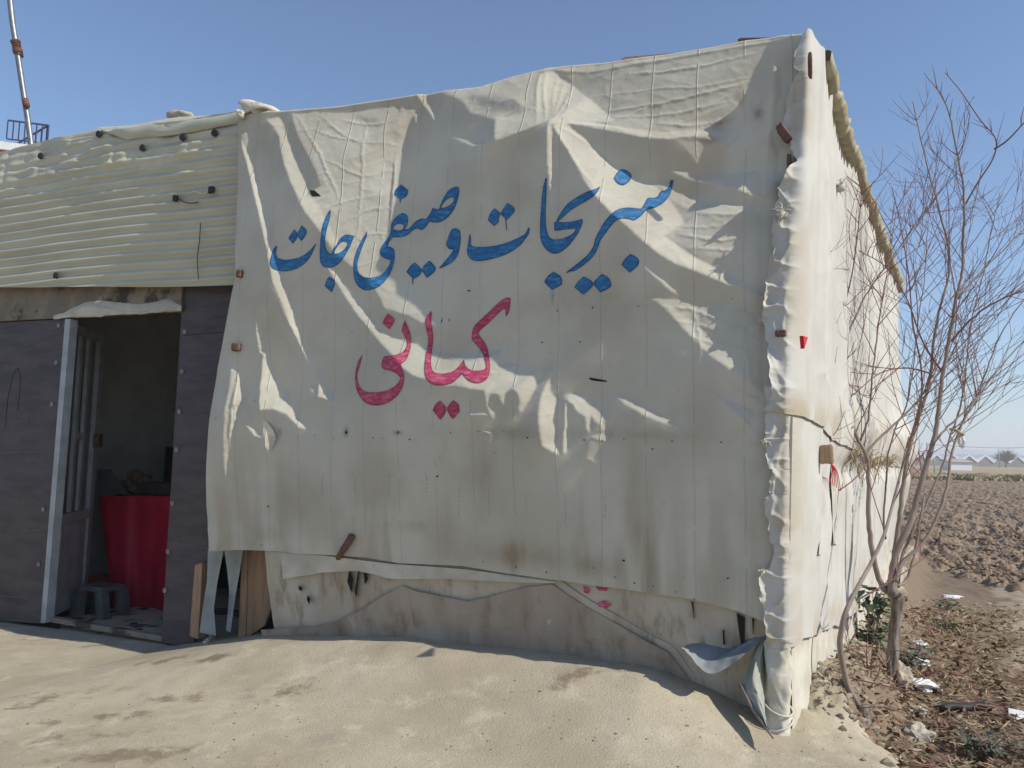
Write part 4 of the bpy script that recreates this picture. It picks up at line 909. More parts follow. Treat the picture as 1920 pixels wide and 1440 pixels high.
# plywood and torn strips at the left end
tag(fprism('plywood_board', [(455,1020),(529,1025),(529,1072),(518,1110),(500,1140),(486,1176),(450,1200)], -.09, -.06, PLY), 'bare brown plywood board showing under the left end of the canvas', 'board')
tag(fprism('wooden_lath', [(446,1020),(456,1020),(452,1200),(438,1200)], -.09, -.05, WOOD), 'thin upright wooden slat beside the bare plywood', 'slat')
tag(fprism('timber_post', [(374,1058),(388,1054),(380,1196),(364,1190)], -.01, .05, WOOD), 'short raw timber post at the edge of the dark panel', 'post')
def strip(name, L, Rr, m, label, offs, cat='cloth strip', n=40):
    s = np.linspace(0, 1, n); a = pl(L, s); b = pl(Rr, s); o = np.interp(s, np.linspace(0, 1, len(offs)), offs); P = []
    for i in range(n):
        row = []
        for k, f in enumerate(np.linspace(0, 1, 7)):
            x, y = a[i]*(1-f)+b[i]*f; row.append(FRp(x, y, o[i]+.012*math.sin(f*math.pi*1.3+i*.1)+.008*float(vn(np.array(i*.3), np.array(f*2.), 7))))
        P.append(row)
    return tag(gridobj(name, np.array(P), m), label, cat)
strip('cloth_strip', [(390,1028),(388,1090),(380,1140),(374,1186)], [(420,1028),(408,1090),(401,1140),(405,1192)], CANVAS_G, 'grey torn cloth strip hanging next to the timber post', [.04, .05, .06, .09])
strip('cloth_strip', [(420,1028),(426,1070),(430,1110),(424,1182)], [(456,1028),(449,1075),(441,1120),(432,1186)], CANVAS_G, 'twisted grey cloth strip hanging beside the wooden slat', [.04, .03, .0, .05])
# wooden strap holding the canvas
ws = MB().tube(rs([onF(661,1003,.02), onF(652,1018,.035), onF(640,1036,.035), FRp(628,1058,.07)], 14), [.022, .028, .026, .026, .027, .026, .024, .025, .024, .022, .022, .022, .02, .018], 7)
tag(ws.build('wooden_strap', WOODR, None, True), 'crooked reddish brown stick pinning the bottom of the front canvas', 'stick')
strip('cloth_strip', [(562,1044),(590,1048),(632,1050)], [(562,1078),(600,1070),(632,1062)], CANVAS_D, 'dirty rolled band of cloth to the left of the brown stick', [.03, .05, .06])
# slumped loose flaps at the right corner
def flap(name, rows, m, label, n=(26, 40), amp=.014, cat='flap'):
    P = []
    rr_ = [rs([FRp(*q) for q in r], n[1]) for r in rows]
    R0 = np.array(rr_)
    for i in range(n[1]): P.append(rs(R0[:, i], n[0]))
    P = np.array(P); P = P + (amp*vn(np.arange(n[1])[:, None]*.35+np.zeros(n[0]), np.arange(n[0])[None]*.3+np.zeros((n[1], 1)), 5))[..., None]*N
    return tag(gridobj(name, P, m), label, cat)
GREYT = mat('grey_tarp', (.24, .255, .26), (.19, .205, .21), 4, .8, .2, 30, layer=[((.42, .38, .3), 6, .55, .75)])
flap('loose_flap', [[(1345,1204,.04),(1390,1186,.05),(1428,1166,.07)], [(1300,1206,.20),(1375,1214,.16),(1432,1172,.12)], [(1279,1215,.34),(1330,1240,.30),(1438,1180,.16)], [(1281,1217,.36),(1340,1262,.40),(1442,1190,.20)]], GREYT, 'blue grey flap of sheeting sagging forward at the foot of the corner')
flap('loose_flap', [[(1428,1186,.16),(1393,1284,.32),(1412,1325,.44),(1448,1384,.62)], [(1434,1190,.18),(1415,1270,.34),(1428,1320,.46),(1448,1384,.62)], [(1440,1196,.14),(1434,1262,.22),(1435,1345,.40),(1449,1384,.62)]], mat('olive_tarp', (.36, .36, .30), (.29, .29, .24), 4, .85, .2, 30), 'pointed flap of torn sheeting trailing onto the ground beside the wrapped post')
MB_ = MB().tube(rs([FRp(1388,1284,.33), FRp(1412,1330,.46), FRp(1434,1362,.56), FRp(1450,1384,.62)], 16), np.linspace(.012, .006, 16), 6)
tag(MB_.build('stick', STEM, None, True), 'thin stick along the torn edge of the pointed flap', 'stick')
# wrapped corner post
PU = float(np.dot(FRp(1459, 1260, .27)-C0, T)); zz_ = np.linspace(-.35, zt(1455, 1186), 90); aa = np.linspace(0, 2*math.pi, 40); P = []
for zq in zz_:
    c = fpos(PU, zq, .265-.06*sstep((zq+.1)/.7))
    P.append([c + (T*math.cos(a)+N*math.sin(a))*(.068*(1+.14*float(vn(np.array(math.cos(a)*1.5+zq*4), np.array(math.sin(a)*1.5+zq*9), 3))+.05*math.sin(zq*40+a*2)*(zq < .3)+.12*(1-abs(float(vn(np.array(zq*8+math.cos(a)),np.array(math.sin(a)*2.),9))))**4)) for a in aa])
wp = gridobj('wrapped_post', np.array(P), CANVAS_B)
tag(wp, 'corner post bound in beige cloth standing on the ground', 'post')
for dz in (.03, .12): 
    c = fpos(PU, dz, .27)
    MB().tube([c + (T*math.cos(a)+N*math.sin(a))*.076+UP*.03*math.cos(a+dz*20) for a in np.linspace(0, 2*math.pi, 28)], .006, 5).build('tie_cord', CANVAS_B, wp, True)
q = [(1437,1200),(1470,1204),(1462,1240),(1446,1228)]
tag(fprism('plastic_scrap', q, .175, .19, PLASTIC), 'crumpled clear plastic scrap stuck on the wrapped post', 'scrap')

def cof(px, py, k=.06):
    u, z = fr_uz(px, py); return FRp(px, py, TOFF+float(hs(u, z))+k)
# ------------------------------------------------------------------ fixings on the canvases
def block(name, c, ax, ay, half, m, label, cat):
    ax = np.asarray(ax, float); ax /= np.linalg.norm(ax); ay = np.asarray(ay, float); ay = ay-ax*(ax @ ay); ay /= np.linalg.norm(ay)
    az = np.cross(ax, ay); V, Fc = ICO[3]; W = np.sign(V)*np.abs(V)**.38; W = W/np.abs(W).max(0)
    W = W + .10*np.stack([vn(V[:, 0]*2.3+c[0]*9, V[:, 1]*2.1+V[:, 2]*2.7, q_) for q_ in (1, 2, 3)], -1)+.05*np.stack([vn(V[:, 0]*6, V[:, 1]*6+V[:, 2]*5, q_) for q_ in (4, 5, 6)], -1)
    mb = MB().add(np.asarray(c)+W[:, :1]*half[0]*ax+W[:, 1:2]*half[1]*ay+W[:, 2:]*half[2]*az, Fc)
    return tag(mb.build(name, m), label, cat)
block('wooden_block', cof(1470,250,.085), T*.5-UP*.85, N, (.062, .03, .024), WOODR, 'weathered brown wooden block nailed high on the corner', 'block')
block('wooden_block', onF(443,651,.02), T, UP, (.032, .032, .025), WOODR, 'small brown block pinning the left edge of the canvas halfway down', 'block')
block('rusty_clip', onF(449,513,.02), T, UP, (.022, .03, .02), RUST, 'rusty clip on the left canvas edge at the fascia bottom', 'clip')
block('rusty_clip', cof(1464,625,.075), T, UP, (.03, .02, .02), RUST, 'rusty clip holding torn cloth at the corner near the red scrap', 'clip')
c = cof(1480,318,.03); block('rusty_clip', c, UP, N, (.10, .012, .014), WOODR, 'reddish upright lath showing through the torn corner edge', 'lath')
pzb = rw_pz(1556, 852, .16); pb_ = corner(np.array(pzb[1]))+DR*pzb[0]+NR*.14
block('wooden_block', pb_, DR, UP, (.025, .058, .042), WOOD, 'sawn wooden block jutting from the right wall above a red thread', 'block')
def tuft(c, n, r, m, label, seed, droop=.5):
    rng = random.Random(seed); mb = MB()
    for i in range(n):
        d = np.array([rng.gauss(0, 1), rng.gauss(0, 1), rng.gauss(0, 1)]); d /= np.linalg.norm(d); L = r*rng.uniform(.5, 1.2)
        b = c + d*r*.15; e = b+d*L; mid = (b+e)/2 + np.array([rng.gauss(0, .25), rng.gauss(0, .25), .2])*L*.6
        mb.tube(rs([b, mid, e-UP*droop*L*rng.random()], 6), [.004, .004, .004, .0035, .003, .002], 4)
    mb.blob(c, r*.45, seed, .5, 2)
    return tag(mb.build('straw_tuft', m, None, True), label, 'straw tie')
def RWp(px, py, off):
    p, z = rw_pz(px, py, off); return corner(np.array(z))+DR*p+NR*off
tuft(cof(1466,402,.08), 30, .06, CANVAS_B, 'knotted cloth tuft on the corner below the lath', 1)
for i_, (x_, y_, lb_) in enumerate([(1432,600,'small knotted cord tie on the corner seam level with the red scrap'), (1434,828,'small knotted cord tie on the corner seam at the row of nail holes'), (1438,934,'small knotted cord tie low on the corner seam'), (1430,1072,'lowest knotted cord tie on the corner seam above the sagging flap')]):
    tuft(cof(x_, y_, .05), 9, .030, CANVAS_B, lb_, 30+i_, .9)
tuft(RWp(1632, 862, .12), 60, .15, STRAWM, 'straw tie poking out of the right wall beside the stem', 2, .8)
tuft(RWp(1600, 850, .12), 34, .11, STRAWM, 'smaller straw tie on the right wall next to the sawn block', 3, .9)
tuft(RWp(1668, 862, .22), 34, .12, STRAWM, 'straw tie at the far bulge of the right wall', 4, .8)
tuft(RWp(1576, 352, .10), 20, .07, CANVAS_W, 'white knotted rag under the roof edge of the right wall', 5)
tag(MB().prism([RWp(*q, .10) for q in ((1499,630),(1508,633),(1501,654))], [RWp(*q, .10)+NR*.02 for q in ((1499,630),(1508,633),(1501,654))]).build('red_scrap', REDM), 'bright red triangular scrap pinned near the corner', 'scrap')
mbt = MB()
for i in range(6): mbt.tube(rs([RWp(1558, 868, .15), RWp(1560+i*2, 885, .14), RWp(1556+i*4, 905+i*3, .12)], 8), .0028, 4)
tag(mbt.build('red_thread', REDM, None, True), 'frayed red thread dangling below the sawn wooden block', 'thread')
for L, o, m, lb in (([(1541,905),(1545,960),(1538,1040)], .085, CANVAS_W, 'thin white cloth tail hanging below the sawn block'), ([(1561,870),(1563,930),(1566,1020)], .085, CANVAS_B, 'pale cloth patch strip hanging under the red thread')):
    P = np.array([[RWp(x+dx_, y, o+.01*math.sin(y*.05)) for dx_ in (-3, 0, 4)] for x, y in pl(L, np.linspace(0, 1, 16))]); tag(gridobj('cloth_tail', P, m), lb, 'cloth strip')
# leaflet of the canvas sign showing above the block
# roof edge, roof clutter
pe = np.linspace(.25, PFAR+.05, 560); ze = np.interp(pe, [q[0] for q in RTOP[1:]], [q[1] for q in RTOP[1:]])
rip = .022*np.sin(2*math.pi*pe/.125)+.015*vn(pe*5, pe*0, 3)
E = []
for k, (o, dz_) in enumerate([(-1.2, .02), (-.4, .03), (.0, .04), (.13, .035), (.16, .02), (.155, .0), (.13, -.035), (.0, -.03)]):
    E.append(corner(ze) + pe[:, None]*DR + (o+.02*vn(pe*11, pe*0+k, 8))[:, None]*NR + UP*(ze*0)[:, None] + UP[None]*(dz_+rip*(1 if dz_ >= 0 else 1.1))[:, None])
gridobj('roof_edge', np.array(E), ROOFY, shed)
def roofprism(name, pxs, off, th, m, label, cat):
    A = [FRp(x, y, off) for x, y in pxs]; return tag(MB().prism([a-N*th for a in A], A).build(name, m), label, cat)
roofprism('rusty_sheet', [(1383,74),(1388,71),(1440,70),(1499,63),(1499,75),(1384,84)], -.10, .5, RUST, 'rusty sheet metal lying on the roof at the front corner', 'metal sheet')
roofprism('plank', [(1164,111),(1172,107),(1262,99),(1262,108),(1166,120)], -.12, .12, WOOD, 'pale plank lying along the roof above the front canvas', 'plank')
block('rusty_bracket', RWp(1519,122,.085), UP, DR, (.075, .014, .012), RUST, 'rusty bracket at the top of the corner under the roof sheet', 'bracket')
tag(MB().blob(FRp(337,219,-.45), .085, 4, .35, 3, (1.5, 1, .7)).build('concrete_lump', CONC, None, True), 'rough concrete lump sitting on the roof above the fascia', 'concrete lump')
# bundled cloth at the canvas corner
bd = MB(); V, Fc = ICO[3]
k = 1+.35*vn(V[:, 0]*2+V[:, 2]*1.4, V[:, 1]*2, 3)+.30*(1-np.abs(vn(V[:, 0]*2.6-V[:, 2]*3.2, V[:, 1]*3, 5)))**3-.15
bd.add(FRp(482, 204, .19)+V*k[:, None]*np.array([.125, .085, .060]), Fc)
bd.add(FRp(452, 214, .27)+V*k[:, None]*np.array([.040, .04, .034]), Fc)
for i in range(4): bd.tube(rs([FRp(455+4*i, 213-2*i, .26), FRp(476+6*i, 196+1.5*i, .25), FRp(505+3*i, 200+2*i, .16), FRp(522+2*i, 207+1.5*i, .02)], 14), .014*(1-.5*np.linspace(-1, 1, 14)**2), 7)
tag(bd.build('cloth_bundle', CANVAS_B, None, True), 'bundled cloth knotted over the top left corner of the front canvas', 'cloth bundle')
# pieces of wire on the fascia
wr = thing('wire_stub', 'dangling electrical wire ends with black tape on the corrugated fascia', 'wire', FRp(365, 372, .162))
MB().tube(rs([FRp(334,372,.162), FRp(345,379,.170), FRp(360,381,.170), FRp(372,379,.162)], 14), .005, 5).build('wire', RUST, wr, True)
MB().tube(rs([FRp(357,362,.162), FRp(365,359,.170), FRp(380,363,.170), FRp(395,356,.162)], 14), .004, 5).build('wire', PLASTIC, wr, True)
block('black_tape', FRp(329,372,.166), T, UP, (.025, .026, .012), BLACK, None, None).parent = wr
block('black_tape', FRp(396,356,.166), T, UP, (.028, .03, .012), BLACK, None, None).parent = wr
for o in list(wr.children):
    if o.name.startswith('black_tape'): o.location = o.location - wr.location
tag(MB().tube(rs([FRp(376,418,.162), FRp(374,450,.166), FRp(370,485,.166), FRp(372,523,.162)], 16), .004, 5).build('wire', RUST, None, True), 'thin rusty wire hanging down the corrugated fascia', 'wire')

# ------------------------------------------------------------------ left background: pole, house with railings
po = thing('metal_pole', 'tall galvanised pole with a wire lashing rising behind the fascia', 'pole', at(61, 285, 8.1))
pts = rs([at(14,-60,8.1), at(22,30,8.1), at(32,95,8.1), at(45,180,8.1), at(53,230,8.1), at(62,300,8.1)], 24)
MB().tube(pts, .030, 10).build('shaft', GALV, po, True)
lash = MB()
for k in range(9):
    c = at(29+.8*k*.9, 78+3*k, 8.1); lash.tube([c+np.array([math.cos(a)*.042, math.sin(a)*.042, .012*math.cos(a+k)]) for a in np.linspace(0, 6.28, 14)], .009, 5)
lash.build('wire_lashing', RUST, po, True)
MB().tube([at(47.5,186,8.06), at(50,200,8.06)], .033, 10).build('rust_patch', RUST, po, True)
zP = at(88, 272, 26)[2]
def lvl(px, py, z): d = ray(px, py); return CAMP+d*((z-CAMZ)/d[2])
qP, qB, qA = at(88, 272, 26), lvl(12, 263, zP), at(-60, 296, 31)
qA[2] = zP
hs_ = thing('house', 'orange brick house with a white coping seen behind the pole', 'house', qB*np.array([1, 1, 0]))
def boxat(o, a, b, z0, z1, name, m, par): return MB().prism([o*np.array([1, 1, 0])+UP*z0+q for q in (0*a, a, a+b, b)], [o*np.array([1, 1, 0])+UP*z1+q for q in (0*a, a, a+b, b)]).build(name, m, par)
dB = (qB-qP)*np.array([1, 1, 0]); dA = (qA-qP)*np.array([1, 1, 0]); LB = np.linalg.norm(dB); dB /= LB; dA /= np.linalg.norm(dA)
o_ = qP+dB*.5+dA*.2
boxat(o_, dB*(LB+6), dA*14, -.4, zP-.32, 'wall', BRICK, hs_)
boxat(o_-dB*.15-dA*.15, dB*(LB+6.3), dA*14.3, zP-.315, zP-.03, 'coping', PLASTIC, hs_)
rl = thing('railing', 'dark navy balcony railing on the roof of the orange house', 'railing', qP)
def rail(p, q, hgt, n, name):
    m_ = MB(); m_.bar(p+UP*hgt, q+UP*hgt, .05, .05, UP).bar(p+UP*.05, q+UP*.05, .04, .04, UP); m_.bar(p+UP*.05, p+UP*(hgt+.02), .05, .05, T).build('rail', NAVY, rl)
    for i in range(n+1): c = p+(q-p)*i/n; MB().tube([c+UP*.07, c+UP*(hgt-.025)], .024, 6).build('baluster', NAVY, rl)
hz_ = at(88, 235, 26)[2]-zP
rail(qP, qB, hz_, 7, 'b'); rail(qP+dA*.06, qP+(qA-qP)*1.0, hz_, 16, 'a')

# ------------------------------------------------------------------ trees by the right wall
def grow_twigs(mb, base, dirv, L, r, rng, depth=0):
    n = 7; p = np.array(base, float); d = np.array(dirv, float); d /= np.linalg.norm(d); pts = [p.copy()]
    bend = np.array([rng.gauss(0, .05), rng.gauss(0, .05), .05])
    for i in range(n):
        d = d + bend + np.array([rng.gauss(0, .03), rng.gauss(0, .03), rng.gauss(0, .025)]); d /= np.linalg.norm(d)
        p = p + d*L/n; pts.append(p.copy())
    mb.tube(pts, np.linspace(r, max(.0011, r*.35), n+1), 4 if r < .006 else 5, False)
    if depth < 2 and L > .3:
        for k in range(rng.randint(2, 4) if depth == 0 else rng.randint(0, 2)):
            i = rng.randint(2, n-1); side = np.array([rng.gauss(0, 1), rng.gauss(0, 1), rng.gauss(.2, .4)]); dd = pts[i+1]-pts[i]; dd /= np.linalg.norm(dd)
            side -= dd*(side @ dd); side /= np.linalg.norm(side)+1e-9
            grow_twigs(mb, pts[i], dd*.8+side*rng.uniform(.35, .75), L*rng.uniform(.3, .6), r*.6, rng, depth+1)
YT = 6.15
tree = thing('tree', 'bare many-stemmed tree beside the white right wall', 'tree', at(1670, 1290, YT))
tr = MB().tube(rs([at(1668,1310,YT), at(1671,1270,YT), at(1676,1200,YT), at(1682,1150,YT), at(1684,1108,YT)], 26), np.r_[np.linspace(.046, .038, 5), np.linspace(.037, .041, 14), np.linspace(.043, .047, 5), .038, .025], 28)
V = np.array(tr.v); c_ = at(1676, 1200, YT); ang = np.arctan2(V[:, 1]-c_[1], V[:, 0]-c_[0]); V[:, :2] += ((.006*np.sin(ang*9+V[:, 2]*3)*.7+.010*vn(ang*3, V[:, 2]*7, 1)+.006*vn(ang*9, V[:, 2]*4, 2))[:, None]*np.stack([np.cos(ang), np.sin(ang)], -1)); tr.v = list(V)
tr.blob(at(1678,1112,YT-.03), .050, 3, .5, 3, (1, 1, .8)).blob(at(1692,1120,YT), .034, 8, .5, 2)
tr.build('trunk', BARK, tree, True)
STEMS = [  # pixel path, starting and ending distance, radii
 ([(1672,1112),(1654,1100),(1637,1042),(1629,978),(1629,894),(1623,853),(1607,822),(1590,775),(1571,736),(1563,704),(1556,618),(1543,560),(1532,490),(1530,400)], 6.1, 5.8, .024, .004),
 ([(1623,853),(1651,819),(1707,767),(1746,719),(1790,660),(1850,600),(1935,520)], 6.0, 6.4, .011, .004),
 ([(1612,828),(1626,792),(1632,747),(1636,700),(1645,620),(1657,550),(1668,480),(1680,400)], 6.0, 5.7, .010, .003),
 ([(1678,1110),(1676,1060),(1679,1025),(1687,964),(1696,894),(1704,844),(1718,797),(1740,728),(1745,700),(1750,644),(1766,563),(1778,523),(1778,463),(1758,382),(1741,321),(1725,253),(1712,190)], 6.2, 6.6, .024, .004),
 ([(1672,1112),(1672,1080),(1682,1033),(1707,978),(1723,922),(1740,861),(1754,811),(1762,755),(1768,700),(1782,624),(1794,555),(1804,507),(1806,442),(1808,370),(1798,301),(1782,225),(1770,188),(1733,136)], 6.05, 6.2, .031, .003),
 ([(1806,390),(1835,340),(1862,297),(1867,261),(1838,225),(1802,172),(1772,136)], 6.2, 6.0, .008, .003),
 ([(1864,280),(1890,262),(1925,225)], 6.1, 6.0, .008, .005),
 ([(1680,1090),(1693,1055),(1734,1014),(1759,964),(1776,908),(1784,855),(1795,817),(1812,778),(1832,744),(1848,700),(1880,620),(1935,540)], 6.0, 6.5, .018, .004),
 ([(1684,1100),(1690,1050),(1712,992),(1734,950),(1759,894),(1770,867),(1782,817),(1795,783),(1807,728),(1812,680),(1822,600),(1842,520),(1858,440),(1875,360)], 6.3, 6.9, .014, .003),
 ([(1751,830),(1770,808),(1818,761),(1850,720),(1900,660),(1950,610)], 6.1, 6.4, .010, .004),
 ([(1660,1010),(1657,970),(1662,900),(1666,850),(1680,800),(1700,760),(1712,690),(1722,600),(1735,500),(1740,420)], 6.3, 6.1, .010, .003),
 ([(1684,1100),(1700,1085),(1715,1040),(1725,980),(1733,930)], 6.2, 6.4, .014, .008),
 ([(1718,797),(1728,740),(1726,680),(1712,610),(1704,520),(1690,430),(1672,350)], 6.2, 5.9, .009, .003),
 ([(1796,560),(1830,520),(1870,480),(1930,420)], 6.2, 6.4, .011, .005),
 ([(1784,640),(1830,590),(1880,560),(1940,540)], 6.2, 6.0, .010, .005),
 ([(1563,704),(1585,640),(1620,560),(1660,500),(1720,420),(1760,360)], 5.9, 6.3, .011, .003),
 ([(1590,775),(1575,700),(1580,600),(1600,500),(1612,400),(1618,330)], 5.9, 5.7, .009, .003),
 ([(1571,736),(1530,690),(1505,640),(1480,600),(1465,560)], 5.75, 5.5, .008, .002),
 ([(1768,700),(1730,640),(1700,560),(1660,500),(1610,470)], 6.15, 5.8, .009, .003),
 ([(1625,870),(1600,900),(1560,925),(1500,940),(1430,938)], 5.9, 5.3, .007, .002),
 ([(1600,800),(1560,828),(1500,822),(1400,815)], 5.85, 5.1, .006, .002),
 ([(1745,700),(1700,690),(1650,700),(1600,740)], 6.3, 5.9, .008, .003),
]
crown = MB(); rng = random.Random(21)
for pth, y0, y1, r0_, r1_ in STEMS:
    m = len(pth); P = [at(x, y, y0+(y1-y0)*i/(m-1)) for i, (x, y) in enumerate(pth)]; P = rs(P, m*5)
    P = P + .0022*np.array([[rng.gauss(0, 1) for _ in range(3)] for _ in P])*(r0_ > .0095)
    rad = r0_+(r1_-r0_)*np.linspace(0, 1, len(P))**.8
    MB().tube(P, rad, 8 if r0_ > .013 else 6).build('stem', STEM if r0_ > .0095 else TWIG, tree, True)
    L = np.linalg.norm(np.diff(P, axis=0), axis=1).sum()
    for k in range(int(L*(6.6 if pth[-1][0] < 1690 else 6.4))):
        i = int(len(P)*(.30+.68*rng.random())) ; i = min(i, len(P)-2)
        if P[i][2] < 1.5: continue
        d = P[i+1]-P[i]; d /= np.linalg.norm(d); side = np.array([rng.gauss(0, 1), rng.gauss(0, .7), rng.gauss(.1, .3)]); side -= d*(side @ d); side /= np.linalg.norm(side)
        dv = d*.75+side*rng.uniform(.4, .9)+UP*.12
        v_ = CMn.T @ (P[i]-CAMP); py_ = 720+F*v_[1]/v_[2]
        grow_twigs(crown, P[i], dv, rng.uniform(.35, 1.1)*(1 if r0_ > .0095 else .65)*float(np.interp(py_, [180, 330, 480], [.22, .5, 1])), rng.uniform(.0028, .0045), rng)
crown.build('crown', TWIG, tree, True)
YS = float(groundpt(1616, 1340)[1])
print('sapling at', YS)
sap = thing('tree', 'single bent sapling leaning up from a cut stump at the edge of the packed earth', 'tree', at(1612, 1345, YS))
MB().tube(rs([at(1618,1350,YS), at(1611,1324,YS), at(1592,1292,YS), at(1582,1255,YS), at(1575,1213,YS), at(1577,1184,YS), at(1584,1152,YS), at(1598,1121,YS+.05), at(1613,1092,YS+.1), at(1632,1058,YS+.2), at(1657,1005,YS+.3), at(1670,960,YS+.4), at(1688,890,YS+.5), at(1705,820,YS+.6)], 60), np.linspace(.021, .008, 60), 8).build('trunk', STEM, sap, True)
MB().tube(rs([at(1622,1358,YS-.02), at(1621,1340,YS-.02), at(1619,1322,YS-.02)], 8), [.042, .041, .04, .039, .038, .037, .036, .034], 9).build('stump', BARK, sap, True)
sc_ = MB()
grow_twigs(sc_, at(1606,1125,YS+.05), np.array([.8, .1, .35]), .75, .006, rng); grow_twigs(sc_, at(1592,1270,YS), np.array([.7, -.2, -.2]), .6, .005, rng)
for q in ((1660,1000), (1672,950), (1690,880), (1700,840)): grow_twigs(sc_, at(*q, YS+.45), np.array([rng.uniform(-.6, .6), 0, 1.]), .7, .005, rng)
sc_.build('crown', TWIG, sap, True)
# thin stray seedlings of twigs near the wall
def shoot(px, py, Y, label, n, L, seed):
    rng = random.Random(seed); mb = MB(); b = at(px, py, Y)
    for i in range(n): grow_twigs(mb, b+np.array([rng.uniform(-.05, .05), rng.uniform(-.05, .05), 0]), np.array([rng.gauss(0, .45), rng.gauss(0, .3), 1.]), L*rng.uniform(.6, 1.1), .004, rng, 1)
    return tag(mb.build('dry_weed', TWIG, None, True), label, 'dry weed')
shoot(1625, 1290, 5.4, 'dry reddish weed stalks behind the bent sapling', 7, .5, 3)

# ------------------------------------------------------------------ plants, leaves, rubbish at the wall foot
def leafy(px, py, spread, n, size, m, label, cat, seed, h=.35, name='plant'):
    rng = random.Random(seed); b = groundpt(px, py); t_ = thing(name, label, cat, b); lf = MB(); stm = MB()
    for i in range(n):
        a = rng.uniform(0, 6.28); r = spread*rng.random()**.5; c = b+np.array([math.cos(a)*r, math.sin(a)*r*.7, .02+h*rng.random()])
        d = np.array([rng.gauss(0, 1), rng.gauss(-.5, .7), rng.gauss(-.2, .5)]); d /= np.linalg.norm(d); s = np.cross(d, UP+.01); s /= np.linalg.norm(s); nn = np.cross(s, d); L = size*rng.uniform(.6, 1.25)
        lf.add([c, c+d*L*.35+s*L*.42+nn*.1*L, c+d*L, c+d*L*.35-s*L*.42+nn*.1*L, c+d*L*.45-nn*.06*L], [(0, 1, 4), (1, 2, 4), (2, 3, 4), (3, 0, 4)])
        if i % 3 == 0: stm.tube(rs([b+np.array([rng.gauss(0, .02), rng.gauss(0, .02), -.01]), (b+c)/2+np.array([rng.gauss(0, .03), 0, .05]), c], 6), .003, 4)
    lf.build('leaves', m, t_, False); stm.build('stem', STEM, t_, True); return t_
leafy(1640, 1212, .20, 90, .10, LEAF, 'dark green bindweed climbing by the wall behind the trunk', 'plant', 1, .50)
leafy(1705, 1250, .18, 60, .075, mat('grey_leaf', (.10, .125, .10), (.14, .16, .12), 20, .7), 'grey green weed on the ground right of the trunk', 'plant', 2, .16)
leafy(1778, 1142, .16, 46, .06, LEAF, 'small dark green weed at the edge of the dirt path', 'plant', 3, .10)
leafy(1772, 1182, .16, 46, .06, mat('light_leaf', (.16, .19, .075), (.12, .15, .06), 20, .7), 'small yellowish green weed among the dry leaves', 'plant', 4, .08)
leafy(1850, 1415, .20, 70, .06, mat('dusty_leaf', (.06, .07, .05), (.10, .10, .07), 20, .8), 'low dusty weed in the bottom right corner of the ditch', 'plant', 5, .12)
def scatter(name, n, m, size, seed, asp=.4, lift=.012, dens=1.3, lenj=1.):
    rng = random.Random(seed); mb = MB()
    while n > 0:
        y = 2.9*(9.5/2.9)**rng.random(); w_ = rng.gauss(.62, .38)*dens
        if w_ < .08 or w_ > 1.75: continue
        x = float(xe(np.array(y)))+w_
        if x/y > .74: continue
        n -= 1; c = np.array([x, y, float(gz(x, y))+lift*rng.random()+.004]); a = rng.uniform(0, 6.28)
        d = np.array([math.cos(a), math.sin(a), rng.gauss(0, .35)]); s = np.array([-math.sin(a), math.cos(a), rng.gauss(0, .5)])*asp; L = size*rng.uniform(.45, 1.3)*lenj; up = np.array([0, 0, L*rng.uniform(.0, .35)])
        mb.add([c-d*L/2, c+s*L*.5+up*.5, c+d*L/2+up, c-s*L*.5+up*.3], [(0, 1, 2), (0, 2, 3)])
    return tag(mb.build(name, m), kind='stuff')
scatter('dry_leaves', 1700, DRY1, .062, 51, .42, .03)
scatter('straw_litter', 1900, DRY2, .085, 52, .12, .04)
scatter('dead_leaves', 1700, mat('dark_leaf', (.16, .095, .06), (.11, .07, .045), 30, .9), .065, 53, .5, .03)
rng = random.Random(61); mb = MB()
for i in range(70):
    y = rng.uniform(3.4, 8.5); x = float(xe(np.array(y)))+rng.uniform(.1, 1.3)
    c = np.array([x, y, float(gz(x, y))+.02]); a = rng.uniform(0, 6.28); L = rng.uniform(.2, .6)
    mb.tube(rs([c, c+np.array([math.cos(a)*L*.5, math.sin(a)*L*.5, .06*rng.random()]), c+np.array([math.cos(a+.3)*L, math.sin(a+.3)*L, .03*rng.random()])], 6), .0035, 4)
tag(mb.build('fallen_twigs', TWIG, None, True), kind='stuff')
mb = MB(); rng = random.Random(62)
for i in range(2200):                                  # grit on the packed earth
    y = 2.2*(4.6/2.2)**rng.random()+.2; x = y*rng.uniform(-.72, .72)
    if x > float(xe(np.array(y)))+1.2: continue
    s_ = .0018+.008*rng.random()**6; mb.blob((x, y, float(gz(x, y))+s_*.2), s_, i, .4, 1, (1.2, 1, .7))
for i in range(1100):
    y = 3.0+7*rng.random(); w_ = rng.uniform(-.15, 2.6); x = float(xe(np.array(y)))+w_
    s_ = .006+.03*rng.random()**3; mb.blob((x, y, float(gz(x, y))+s_*.25), s_, i, .5, 1, (1.2, 1, .7))
for i in range(700):                                   # dug lumps on the mound at the wall foot
    y = rng.uniform(4.6, 6.2); wr = rng.gauss(.22, .12); x = C0[0]+.577*(y-C0[1])+.15+wr
    s_ = .004+.018*rng.random()**3; mb.blob((x, y, float(gz(x, y))+s_*.2), s_, i, .5, 1, (1.2, 1, .8))
tag(mb.build('gravel', mat('grit', (.34, .285, .21), (.25, .20, .145), 9, .95)), kind='stuff')
